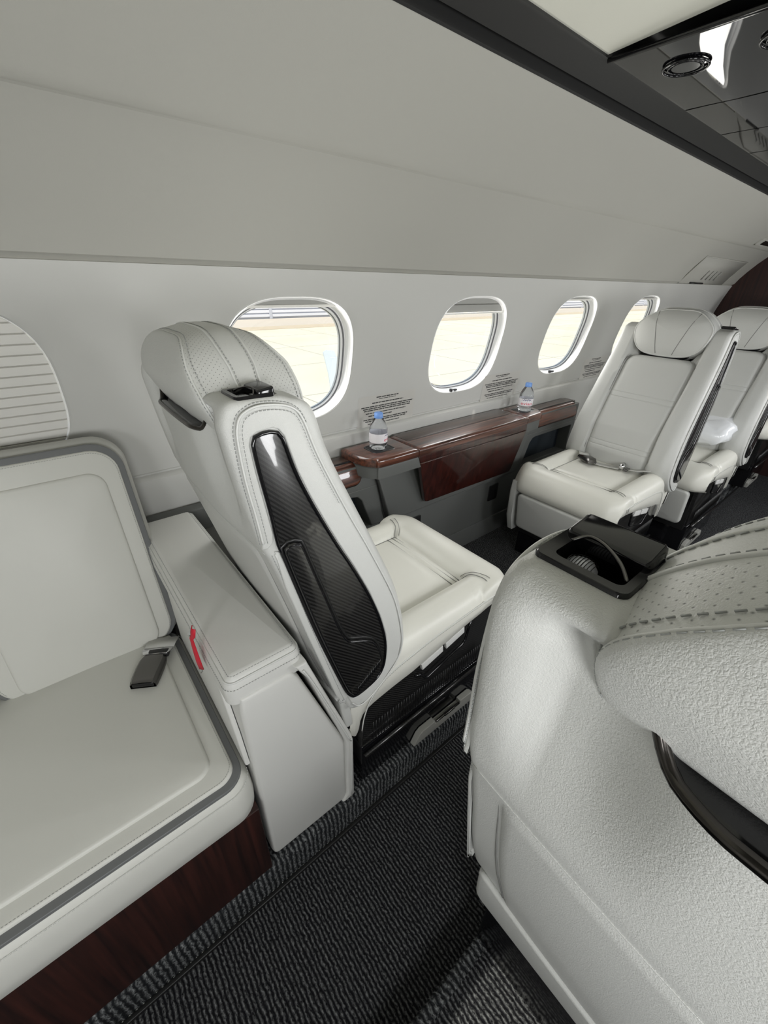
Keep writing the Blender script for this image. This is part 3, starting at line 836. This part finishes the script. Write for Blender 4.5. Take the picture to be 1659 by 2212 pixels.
    tube('back_piping', hb_, .0018, PIPE, head, 8, closed=True); tube('front_piping', hfr, .0024, PIPE, head, 8, closed=True)
    def lift(q_, e=.0008):
        d = Vector((0, q_[1], q_[2]-C0[1])).normalized()*e; return (q_[0], q_[1]+d.y, q_[2]+d.z)
    n_ = len(O)
    st = [[lift(gp_(i, .055)) for i in range(n_+1)], [lift(gp_(i, .945)) for i in range(n_+1)], [lift(gv(i, sw(i, -1)+.0042)) for i in range(n_+1)], [lift(gv(i, sw(i, 1)-.0042)) for i in range(n_+1)]]
    bk_ = [(hp(p, .955, -1, .020)) for p in O]; st.append([(a-.0012, b_, c) for a, b_, c in bk_+bk_[:1]])
    stitches('headrest_stitching', st, STI, head, .0042, .0026, .00062)
    for sgn in (-1, 1):                       # two seams fanning out on the front face
        pth = []
        for k in range(15):
            z = 1.062 + (1.255-1.062)*k/14; u = sgn*(.038 + .055*(k/14))
            # s from centre ratio
            best = 1
            ang = math.atan2(z-C0[1], u); r0 = math.hypot(u, z-C0[1])
            pr = min(O, key=lambda p: abs((math.atan2(p.y-C0[1], p.x)-ang+PI) % (2*PI)-PI)); r1 = math.hypot(pr.x, pr.y-C0[1]); s = min(1, r0/r1)
            x = (xf(pr.y)*s*s + .345*(1-s*s)) + .022*(1-s**3)
            pth.append((x-SX-.0002, u, z))
        tube('front_seam', pth, .0016, SEAM, head, 6)
    car = [(p.x*1.03, 1.152+(p.y-1.165)*1.03) if p.y < 1.165 else (p.x*.93, 1.152+(p.y-1.165)*.8) for p in O]
    bp.append(plate('headrest_carrier', car, lambda u, v, w_: (.226+w_+ (1.2-v)*.08-SX, u*.86, v), .105, .01, GB, root, back=True))
    # ---------------- storage tray on the top of the aisle side wing
    tz = 1.197
    def tr(u, v, w_): return (u-SX, v, tz+w_)
    ty0, ty1 = -.234, -.174
    tx0, tx1 = .208, .270
    R0 = rrect(tx0, ty0, tx1, ty1, .007, 4); R1 = rrect(tx0+.0085, ty0+.0115, tx1-.005, ty1-.007, .004, 4)
    rows = [[tr(u, v, w_) for u, v in r] for r, w_ in ((R0, -.02), (R0, .002), (inset(R0, .001), .0035), (inset(R1, -.001), .0035), (R1, .002), (R1, -.036))]
    tray = grid('storage_tray', rows, GB, root, closed=True, caps=False, auto=40); bp.append(tray)
    plate('tray_floor', R1, tr, .002, .001, SB, tray, base=-.034)
    # hinged cover over the front part, handle loop and ribbed lens
    plate('tray_cover', rrect(.244, ty0+.003, tx1+.001, ty1-.002, .004, 3), lambda u, v, w_: tr(u, v, w_*(1+.5*(u-.244)/.025)), .011, .003, GB, tray, base=-.003)
    tube('tray_handle', [tr(a, b_, c) for a, b_, c in [tuple(v) for v in cat([(.240, ty0+.010, .003), (.244, ty0+.018, .0085), (.241, ty0+.03, .0095), (.234, ty0+.044, .006), (.226, ty0+.053, .001)], 5)]], .0013, GUN, tray, 6)
    lz = lathe('reading_lens', [(0.0001, .006), (.004, .0055), (.008, .003), (.0105, -.001), (.011, -.020)], LENS, tray, 24); lz.location = (.2285-SX, ty0+.0245, tz-.0055)
    V = []; F = []
    for k in range(9):
        yy = -.008+.002*k; r = math.sqrt(max(0, .0105**2-yy*yy))
        tube_geo(V, F, [(.2285-SX+r*math.cos(a), ty0+.0245+yy, tz-.0050+.006*max(0, math.sin(a))*(r/.0105)) for a in [PI*i/8 for i in range(9)]], .0003, 4)
    link('lens_ribs', V, F, SB, tray)
    if recl:
        M = Matrix.Translation((.42-SX, 0, .45)) @ Matrix.Rotation(recl, 4, 'Y') @ Matrix.Translation((-.42+SX, 0, -.45))
        for o in bp: o.matrix_local = M
    # ---------------- seat cushion
    ZB = [(.370, .31), (.378, .262), (.390, .246), (.400, .262), (.406, .300), (.414, .322), (.436, .340), (.52, .367), (.616, .388), (.798, .428), (.93, .445), (1.05, .45)]
    ys = [(-.258, 0), (-.266, .05), (-.270, .5), (-.270, .9), (-.268, 1)]
    top = [(-.262, .008), (-.250, .022), (-.232, .031), (-.212, .034), (-.192, .031), (-.176, .021), (-.167, .009), (-.163, .001), (-.157, .004), (-.14, .006), (-.10, .008), (-.05, .009), (0, .010)]
    xsx = [.372, .378, .384, .390, .396, .401, .406, .415, .43, .45, .48, .52, .58, .64, .70, .76, .80, .835, .838, .842, .852, .856, .859, .87, .874, .878, .884, .90, .92, .95, .98, 1.0, 1.015, 1.028, 1.038, 1.044]
    def roll(x): return interp([(.87, -.01), (.878, -.004), (.886, .010), (.90, .020), (.92, .028), (.95, .033), (.98, .032), (1.0, .026), (1.015, .016), (1.028, .0), (1.038, -.018), (1.044, -.04)], x)
    def zz(x, h):
        r = roll(x); base = .500
        if x < .87: v = h - (.003 if (.836 < x < .840 or .8565 < x < .8605) and h < .012 and h > 0 else 0)
        elif x < .98: v = max(h if h > .012 or x < .874 else -.002, r)
        else: v = r if h > .0 else r
        rearlift = -.01*sm(.55, .42, x)
        return base + v + rearlift
    def plan(x, ly): return x - .045*sm(.19, .275, abs(ly))**2*sm(.8, 1.04, x)
    rows = []
    lyl = ys + top; full = [(a, b, 0 if i < 5 else 1) for i, (a, b) in enumerate(lyl)]
    full = full + [(-a, b, k) for a, b, k in reversed(full[:-1])]
    for x in xsx:
        row = []
        for a, b, k in full:
            if k == 1: z = zz(x, b)
            else:
                zt_ = zz(x, .004); zb = interp(ZB, x); z = zb + (zt_-.012-zb)*b
            narrow = .012*sm(.6, .4, x)
            row.append((plan(x, a)-SX, a+math.copysign(narrow, -a) if abs(a) > .2 else a, z))
        rows.append(row)
    for x, zc in ((1.047, .445), (1.044, .42), (1.03, .405), (1.0, .40)):
        rows.append([(plan(x, a)-SX, a, min(rows[-1][j][2], zc) if True else 0) for j, (a, b, k) in enumerate(full)])
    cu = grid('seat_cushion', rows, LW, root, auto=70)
    for sgn in (-1, 1):
        tube('cushion_piping', [(x-SX, sgn*.1635, .5015) for x in (.50, .6, .7, .8, .874)], .0016, SEAM, cu, 6)
        tube('corner_seam', [(plan(x, .2)-SX, sgn*y_, z) for x, y_, z in [tuple(v) for v in cat([(.874, .164, .504), (.882, .172, .518), (.895, .185, .5315), (.905, .212, .536), (.912, .235, .532), (.918, .262, .508), (.92, .2705, .48), (.92, .2705, .46)], 4)]], .0013, SEAM, cu, 6)
        tube('corner_seam', [(plan(x, .2)-SX, sgn*y_, z) for x, y_, z in [tuple(v) for v in cat([(.885, .155, .510), (.897, .165, .522), (.910, .185, .5335), (.922, .212, .536), (.930, .235, .532), (.937, .262, .508), (.938, .2705, .48), (.938, .2705, .46)], 4)]], .0010, SEAM, cu, 6)
        sp_ = cat([(.408, .27, 0), (.418, .33, 0), (.445, .39, 0), (.50, .440, 0), (.60, .470, 0), (.75, .484, 0), (.90, .490, 0), (.99, .488, 0)], 5)
        tube('side_piping', [(plan(p.x, .27)-SX, sgn*(.2705-.012*sm(.6, .4, p.x)), p.y) for p in sp_], .0016, PIPE, cu, 6)
        stitches('side_stitching', [[(plan(p.x, .27)-SX, sgn*(.2708-.012*sm(.6, .4, p.x)), p.y-.007) for p in sp_]], STI, cu, .0035, .0025, .0005)
    tube('cushion_piping', [(.8755-SX, u*.0163, .5005) for u in range(-10, 11)], .0016, SEAM, cu, 6)
    for xx in (.838, .8585): tube('cross_seam', [(xx-SX, u*.0162, .5045+.0005) for u in range(-10, 11)], .0011, SEAM, cu, 6)
    # leg rest pad and wall side panel below the cushion
    plate('leg_rest', rrect(-.215, .19, .215, .402, .025, 5), lambda u, v, w_: (1.015 - (.40-v)*.18 + w_-SX, u, v), .028, .012, L, root, dome=.006)
    plate('wall_side_panel', [(.46, .16), (1.0, .16), (1.03, .25), (1.038, .40), (1.03, .46), (.46, .44)], lambda u, v, w_: (u-SX, .232+w_, v), .036, .012, L, root, back=True)
    # rear skirt
    plate('rear_skirt', rrect(-.262, .32, .262, .452, .02, 4), lambda u, v, w_: (.364-w_+(.448-v)*.10-SX, u, v), .022, .010, L, root)
    # ---------------- pedestal
    ped = empty('pedestal', (0, 0, 0)); ped.parent = root
    box('base_box', (.413-SX, .94-SX, -.250, .225, .0, .17), GB, ped, .006)
    upper = [(.415, .155), (.95, .175), (.99, .36), (.98, .45), (.50, .43), (.43, .33)]
    plate('base_side', upper, lambda u, v, w_: (u-SX, -.235-w_*(1-.0*v), v), .020, .004, CARB, ped, base=-.01)
    box('base_core', (.42-SX, .97-SX, -.236, .225, .15, .44), SB, ped, .004)
    tube('base_lip', [(.415-SX, -.262, .146), (.92-SX, -.262, .170)], .007, CARB, ped, 8)
    V = []; F = []
    for k in range(46): tube_geo(V, F, [(.45+.0105*k-SX, -.2555, .185), (.45+.0105*k-SX, -.2555, .265)], .0016, 4)
    link('vent_ribs', V, F, SB, ped)
    s = .24
    for u0, u1, v0 in ((.618, .708, .358), (.716, .80, .380)):
        plate('control_button', [(u0+.006, v0), (u1, v0+(u1-u0)*s), (u1-.004, v0+(u1-u0)*s+.026), (u0, v0+.026)], lambda u, v, w_: (u-SX, -.255-w_, v), .010, .002, BTN, ped)
    tube('control_bracket', [(u-SX, -.262, v) for u, v in ((.598, .352), (.622, .338), (.640, .311), (.652, .306), (.80, .346), (.814, .356), (.822, .40), (.826, .43))], .0042, GB, ped, 8)
    foot = [(.612, .001), (.905, .001), (.905, .034), (.888, .050), (.832, .050), (.832, .036), (.706, .036), (.706, .050), (.648, .050), (.632, .040)]
    fp = plate('foot_plate', foot, lambda u, v, w_: (u-SX, -.252-w_, v), .020, .003, PLT, ped)
    tube('latch_bar', [(.712-SX, -.270, .043), (.826-SX, -.270, .043)], .0045, GUN, ped, 8)
    box('latch_tab', (.75-SX, .80-SX, -.276, -.266, .041, .050), GUN, ped, .002)
    if belt:
        bl = empty('belt', (0, 0, 0)); bl.parent = root
        def web(nm, pts, hw=.026):
            rows = [[(p.x-SX-math.cos(.4)*0, p.y, p.z) for p in ()]] ; rows = []
            P_ = cat(pts, 4)
            for i, p in enumerate(P_):
                t = (P_[min(i+1, len(P_)-1)]-P_[max(i-1, 0)]).normalized(); s_ = Vector((t.y, -t.x, 0)).normalized()*hw
                rows.append([(p.x-s_.x-SX, p.y-s_.y, p.z+.006), (p.x-SX, p.y, p.z), (p.x+s_.x-SX, p.y+s_.y, p.z)])
            o = grid(nm, rows, WEB, bl); o.modifiers.new('s', 'SOLIDIFY').thickness = .002
        web('belt_strap', [(.53, .165, .53), (.56, .145, .535), (.60, .12, .528)])
        web('belt_strap', [(.605, .10, .522), (.60, .04, .514), (.58, -.03, .514), (.575, -.06, .516)])
        web('belt_strap', [(.57, -.07, .522), (.565, -.11, .524), (.56, -.15, .530), (.54, -.19, .542)], .022)
        bb = empty('buckle', (.610-SX, .105, .523)); bb.parent = bl; 
        c1 = grid('buckle_hood', [[(x, -hw, 0), (x, -hw, h*.6), (x, -hw*.78, h), (x, hw*.78, h), (x, hw, h*.6), (x, hw, 0)] for x, hw, h in ((-.03, .018, .012), (0, .023, .020), (.03, .023, .020), (.04, .020, .014))], GUN, bl, closed=True, caps=True, auto=40)
        c1.location = (.615-SX, .105, .520); c1.rotation_euler = (.2, 0, -1.1); c1.scale = (1.35, 1.35, 1.4)
        bpy.data.objects.remove(bb)
        tube('adjuster_bar', [(.54-SX, -.064, .532), (.615-SX, -.082, .545)], .012, CHR, bl, 10)
        box('adjuster_plate', (.555-SX, .60-SX, -.105, -.085, .518, .530), GUN, bl, .003)
    return root

GR = 'cabin armchairs in grey leather'
sa = seat(); sa.location = (SX, SY, 0)
tag(sa, 'grey leather armchair with black carbon side inlay beside the white armrest cabinet', 'seat', GR)
sb_ = copy_tree(sa); sb_.location = (SX+.008, -.125, 0); sb_.scale = (1, -1, 1)
tag(sb_, 'grey leather armchair closest to the camera at right, seen from behind', 'seat', GR)
sc_ = seat(belt=True, recl=-math.radians(4)); K = 2.80
sc_.location = (K-SX, SY, 0); sc_.scale = (-1, 1, 1)
tag(sc_, 'grey leather armchair facing the camera beside the wooden side table, belt across its seat', 'seat', GR)
sd_ = copy_tree(sc_); sd_.location = (K-SX+.75, SY-.12, 0)
tag(sd_, 'grey leather armchair behind the belted one, white bag on its seat', 'seat', GR)
for o in [x for x in sd_.children if x.name.startswith('belt')]:
    for ch in list(o.children): bpy.data.objects.remove(ch)
    bpy.data.objects.remove(o)
se_ = copy_tree(sa); se_.location = (4.35, SY-.1, 0); se_.scale = (-1, 1, 1)
tag(se_, 'shaded leather armchair farthest forward by the dark bulkhead', 'seat', GR)

# ------------------------------------------------------------ side console with wooden table top
def console():
    ox, oy = 1.49, 1.22
    root = empty('side_console', (ox, oy, 0), label='dark grey side console with glossy mahogany top and drop panel under the windows', cat='console')
    def face(u, v, w_): return (u-ox, 1.235 + .03*sm(.55, 0, v) - w_-oy, v)
    body = [(.985, .0), (2.03, .0), (2.03, .02), (2.01, .38), (2.06, .645), (1.01, .645), (.985, .42)]
    # grey body with its shaped lower step
    plate('body', [(1.05, .40), (1.99, .40), (2.07, .66), (.968, .66)], lambda u, v, w_: (u-ox, 1.33-w_-oy, v), .115, .008, GREY, root, back=True)
    plate('lower_body', [(.42, 0), (2.62, 0), (2.62, .395), (.42, .395)], lambda u, v, w_: (u-ox, 1.345-w_-oy, v), .085, .006, GREY, root, back=True)
    plate('kick_panel', [(.43, 0), (2.61, 0), (2.61, .12), (.43, .12)], lambda u, v, w_: (u-ox, 1.345-w_-oy, v), .094, .003, GREY, root)
    for sgn, xc in ((-1, 0), (1, 0)):
        pass
    # flanking lower units with recesses and small wood armrests
    for s_, lab in ((1, 'a'), (-1, 'b')):
        def mx(u): return u if s_ == 1 else 2*1.52-u
        fu = [(mx(.42), .395), (mx(1.07), .395), (mx(1.02), .60), (mx(.985), .655), (mx(.90), .70), (mx(.42), .70)]
        rc = [(mx(.46), .41), (mx(.955), .41), (mx(.905), .535), (mx(.885), .555), (mx(.86), .560), (mx(.46), .56)]
        fr = fu[:1] + [(mx(.46), .395)] + [(mx(.46), .565), (mx(.862), .565), (mx(.889), .560), (mx(.91), .538), (mx(.962), .395)] + fu[1:]
        plate('flank_frame', fr, lambda u, v, w_: (u-ox, 1.345-w_-oy, v), .105, .006, GREY, root)
        plate('recess', [(mx(.42), .39), (mx(1.0), .39), (mx(1.0), .58), (mx(.42), .58)], lambda u, v, w_: (u-ox, 1.345-w_-oy, v), .03, .002, NAVY, root)
        wd = rrect(min(mx(.45), mx(.905)), .628, max(mx(.45), mx(.905)), .712, .035, 6)
        wo_ = plate('side_armrest', wd, lambda u, v, w_: (u-ox, 1.24-w_-(v-.628)*(-.35)-oy, v), .022, .012, WOOD, root, back=True)
        tube('armrest_rim', [(u-ox, 1.236+(v-.628)*.35-oy, v) for u, v in inset(wd, -.004)], .004, GB, wo_, 6, closed=True)
        box('armrest_top', (min(mx(.44), mx(.90))-ox, max(mx(.44), mx(.90))-ox, 1.262-oy, 1.335-oy, .690, .716), WOODT, wo_, .004)
        tube('flank_joint', [(mx(.42)-ox, 1.2385-oy, .592), (mx(.99)-ox, 1.2385-oy, .592)], .0012, SEAM, root, 5)
    # under-tray lip below the table
    lipo = [(.875, 1.335), (.872, 1.27), (.885, 1.20), (.915, 1.158), (.96, 1.142), (1.3, 1.140), (1.7, 1.140), (2.01, 1.150), (2.06, 1.168), (2.09, 1.21), (2.105, 1.27), (2.105, 1.335)]
    lip = [(p.x, p.y) for p in cat([(a, b, 0) for a, b in lipo], 4)]
    plate('table_tray', [(u, v) for u, v in inset(lip, .006)], lambda u, v, w_: (u-ox, v-oy, .665+w_), .052, .012, GREY, root, back=True)
    # mahogany top in three sections: two cup ends and the folding middle
    def sect(xa, xb_, nm, m):
        pts = []
        def clipx(p): return min(max(p[0], xa), xb_)
        pp = [p for p in lip if xa <= p[0] <= xb_]
        def yat(x):
            c = [(a, b) for a, b in zip(lip, lip[1:]) if (a[0]-x)*(b[0]-x) <= 0 and min(a[1], b[1]) < 1.2]
            a, b = c[0]; t = (x-a[0])/(b[0]-a[0]) if b[0] != a[0] else 0; return a[1]+(b[1]-a[1])*t
        if xa > .9: pp = [(xa, 1.335), (xa, yat(xa))] + pp
        if xb_ < 2.09: pp = pp + [(xb_, yat(xb_)), (xb_, 1.335)]
        return pp
    secs = []
    for xa, xb_ in ((.86, 1.128), (1.131, 1.905), (1.908, 2.12)):
        pp = sect(xa, xb_, '', WOOD)
        o = plate('table_section', pp, lambda u, v, w_: (u-ox, v-oy, .717+w_), .034, .014, WOOD, root, back=True, steps=5)
        secs.append(o)
    box('table_inset', (1.15-ox, 1.90-ox, 1.245-oy, 1.338-oy, .7502, .7522), WOODT, root, .001)
    box('inset_gap', (1.15-ox, 1.86-ox, 1.236-oy, 1.243-oy, .7500, .7513), SB, root, 0)
    for cx in (1.000, 1.998):
        R_ = rrect(cx-.050, 1.202, cx+.056, 1.292, .02, 4)
        rows = [[(u-ox, v-oy, z) for u, v in r] for r, z in ((inset(R_, -.003), .7505), (inset(R_, -.001), .7525), (inset(R_, .003), .7525), (inset(R_, .006), .7508))]
        cp = grid('cup_rim', rows, GB, root, closed=True)
        plate('cup_liner', inset(R_, .002), lambda u, v, w_: (u-ox, v-oy, .7500+w_), .0012, .0005, SB, root)
    # drop panel
    dp = [(1.206, .655), (1.212, .60), (1.262, .452), (1.270, .438), (1.285, .430), (1.93, .405), (1.945, .408), (1.955, .425), (2.005, .64), (2.005, .655)]
    plate('table_apron', [(1.132, .718), (1.142, .684), (1.905, .684), (1.903, .718)], lambda u, v, w_: (u-ox, 1.160-w_-oy, v), .018, .003, WOODP, root, back=True)
    plate('drop_panel', [(1.143, .681), (1.235, .462), (1.243, .450), (1.26, .444), (1.885, .430), (1.900, .434), (1.906, .448), (1.905, .681)], lambda u, v, w_: (u-ox, 1.160-w_+(.68-v)*.22-oy, v), .018, .003, WOODP, root, back=True)
    tube('drop_edge', [(1.143-ox, 1.1425-oy, .6825), (1.905-ox, 1.1425-oy, .6825)], .0012, WOOD, root, 6)
    plate('lower_edge', [(1.03, .385), (2.0, .385), (1.97, .412), (1.06, .412)], lambda u, v, w_: (u-ox, 1.25-w_-oy, v), .022, .008, GREY, root)
    for ux in (1.87, 1.245):
        plate('power_outlet', rrect(ux-.042, .235, ux+.042, .335, .008, 3), lambda u, v, w_: (u-ox, 1.262-w_-oy, v), .006, .002, SB, root)
    tube('console_seam', [tuple(v) for v in cat([(.955-ox, 1.226-oy, .655), (.985-ox, 1.232-oy, .60), (1.03-ox, 1.233-oy, .43), (1.05-ox, 1.238-oy, .395)], 6)], .0022, SB, root, 6)
    return root
console()

# ------------------------------------------------------------ water bottles
def bottle():
    root = empty('water_bottle', (0, 0, 0))
    pr = [(.0, .004), (.012, .003), (.024, .0), (.0285, .004), (.0300, .012), (.0300, .030), (.0292, .032), (.0300, .034), (.0300, .078), (.0292, .081), (.0302, .085), (.0300, .095), (.0285, .103), (.0262, .112), (.0225, .123), (.0180, .134), (.0140, .142), (.0122, .147), (.0118, .153)]
    lathe('bottle_body', pr, PET, root, 40)
    lathe('bottle_cap', [(.0, .168), (.0125, .168), (.0140, .166), (.0143, .150), (.0143, .148), (.0, .148)], CAP, root, 36)
    lathe('cap_ring', [(.0145, .1475), (.0145, .1445), (.012, .1445), (.012, .1475)], CAP, root, 36)
    rows = [[(.0306*math.cos(2*PI*k/48), .0306*math.sin(2*PI*k/48), z) for k in range(48)] for z in (.034, .050, .064, .077)]
    lab = grid('bottle_label', rows, LAB, root, closed=True)
    cu = bpy.data.curves.new('label_text', 'FONT'); cu.body = 'evian'; cu.size = .026; cu.align_x = 'CENTER'
    to = bpy.data.objects.new('label_text', cu); COL.objects.link(to)
    dg = bpy.context.evaluated_depsgraph_get(); me = bpy.data.meshes.new_from_object(to.evaluated_get(dg)); bpy.data.objects.remove(to)
    a0 = math.radians(-62)
    bm = bmesh.new(); bm.from_mesh(me); bmesh.ops.subdivide_edges(bm, edges=bm.edges[:], cuts=1); bm.to_mesh(me); bm.free()
    for v in me.vertices:
        th = a0 + v.co.x/.031; z = .041 + v.co.y*.95; v.co = (.0310*math.cos(th), .0310*math.sin(th), z)
    me.materials.clear(); me.materials.append(LRED)
    t = bpy.data.objects.new('label_text', me); COL.objects.link(t); t.parent = lab
    V = []; F = []
    for u, h in ((-.020, .007), (-.012, .011), (-.003, .009), (.006, .012), (.014, .007)):
        b0 = len(V)
        for du, z in ((-.006, .0655), (.006, .0655), (.001, .0655+h)):
            th = a0 + (u+du)/.031; V.append((.0309*math.cos(th), .0309*math.sin(th), z))
        F.append((b0, b0+1, b0+2))
    link('label_mountains', V, F, LBLU, lab, smooth=False)
    return root
b1 = bottle(); b1.location = (1.000, 1.250, .7528); b1.rotation_euler = (0, 0, math.radians(20)); b1.scale = (1.22, 1.22, .86)
tag(b1, 'small water bottle with blue cap at the near end of the wooden table top', 'bottle', 'water bottles on the console')
b2 = copy_tree(b1); b2.location = (2.000, 1.238, .7528); b2.rotation_euler = (0, 0, math.radians(-75)); b2.scale = (1.22, 1.22, .86)
tag(b2, 'small water bottle with blue cap at the far end of the wooden table top', 'bottle', 'water bottles on the console')

# ------------------------------------------------------------ printed placards on the wall (print too small to read)
def placard(cx, lab):
    root = empty('placard', (cx, Y(.87)-.001, .87), label=lab, cat='notice')
    def P(u, v, off): z = .875+v; return (u, Y(z)-off-root.location.y, z-.87)
    grid('film', [[P(u, -.070+.132*i/12, .0006) for u in (-.155, .155)] for i in range(13)], PLAC, root)
    V = []; F = []
    lines = [(.050, -.065, .055, 1), (.043, -.05, .04, .6), (.027, -.085, .085, 1), (.013, -.14, .145, 1), (.005, -.13, .13, 1), (-.003, -.125, .13, 1), (-.015, -.115, .105, .9), (-.027, -.10, .03, 1), (-.042, -.125, .12, 1), (-.050, -.115, .11, 1), (-.062, -.10, .075, .8)]
    rnd = random.Random(cx)
    for z, a, b_, th in lines:
        x = a
        while x < b_:
            l = rnd.uniform(.010, .030); x2 = min(b_, x+l); h = .0042*th; b0 = len(V)
            V += [P(x, z, .0012), P(x2, z, .0012), P(x2, z+h, .0012), P(x, z+h, .0012)]; F.append((b0, b0+1, b0+2, b0+3)); x = x2+.0025
    tag(link('printed_lines', V, F, INK, root, smooth=False), kind='stuff')
placard(1.13, 'small printed notice on the wall behind the near water bottle')
placard(1.92, 'small printed notice on the wall behind the far water bottle')
placard(2.93, 'small printed notice on the wall beside the facing seat')

# ------------------------------------------------------------ forward wall panel: joint, latch cover, vents
def upmap(x, s):   # point on the upper wall panel, s along profile
    L_ = UP1; d = s*(len(L_)-1); i = min(len(L_)-2, int(d)); f = d-i; return (x, L_[i][0]*(1-f)+L_[i+1][0]*f, L_[i][1]*(1-f)+L_[i+1][1]*f)
def hatch():
    root = empty('exit_handle_cover', (4.1, 1.16, 1.5), label='recessed latch cover panel on the upper wall above the facing seats', cat='hatch')
    def G(x, s, o=.003): p = upmap(x, s); return (p[0]-4.1, p[1]-.6*o-1.16, p[2]-.8*o-1.5)
    rows = [[G(x, s, .004) for x in (3.62, 4.55)] for s in (.15, .3, .45, .6, .75)]
    grid('cover_panel', rows, WALLU, root).modifiers.new('s', 'SOLIDIFY').thickness = .003
    tube('cover_edge', [G(3.62, .15), G(3.62, .45), G(3.62, .75), G(4.55, .75), G(4.55, .45), G(4.55, .15)], .004, WALLU, root, 6, closed=True)
    for k in range(4): tube('vent_slot', [G(3.95+.09*k, .45, .009), G(3.95+.09*k, .60, .009)], .004, BLD, root, 6)
    tube('latch', [G(3.80, .38, .009), G(4.05, .38, .009)], .006, SB, root, 6)
hatch()
def air_vent():
    root = empty('air_vent', (4.2, 1.0, 1.63), label='pale air vent surround under the dark rail at the far end', cat='vent')
    p = (.985, 1.637)
    plate('vent_frame', rrect(-.16, -.03, .2, .03, .015, 4), lambda u, v, w_: (u, p[0]-v*.75-w_*.65-1.0, p[1]+v*.65-w_*.75-1.63), .012, .004, WALLU, root)
    plate('vent_lens', rrect(-.10, -.016, .14, .016, .01, 4), lambda u, v, w_: (u, p[0]-v*.75-w_*.65-1.0, p[1]+v*.65-w_*.75-1.63), .014, .003, GUN, root)
air_vent()

# ------------------------------------------------------------ white bag on the far seat
def bag():
    root = empty('amenity_bag', (3.0, .60, .548), label='white cushion in a clear plastic bag lying on the far seat', cat='bag')
    rnd = random.Random(3)
    rows = []
    for i in range(9):
        f = i/8; row = []
        for j in range(14):
            a = 2*PI*j/14; r = math.sin(PI*(.10+.80*f))**.4
            row.append(((f-.5)*.18, .105*r*math.copysign(abs(math.cos(a))**.7, math.cos(a))*(1+.14*rnd.uniform(-1, 1)), .05+.06*r*math.copysign(abs(math.sin(a))**.7, math.sin(a))*(1+.35*rnd.uniform(-1, 1)) + .07*f))
        rows.append(row)
    o = grid('bag_body', rows, PLAST, root, closed=True, caps=True)
    rows = []
    for i in range(6):
        f = i/5; rows.append([(.10+.07*f, .10*(f-.5)*2*(.5+.5*f)+rnd.uniform(-.008, .008), .09+.03*f+k*.003) for k in range(3)])
    rows = [[(.09+.05*i/4, -.06+.12*j/6+rnd.uniform(-.006, .006), .05-.02*i/4+rnd.uniform(-.012, .018)) for j in range(7)] for i in range(5)]
    o = grid('bag_crumple', rows, PLAST, root); o.modifiers.new('s', 'SOLIDIFY').thickness = .003
bag()
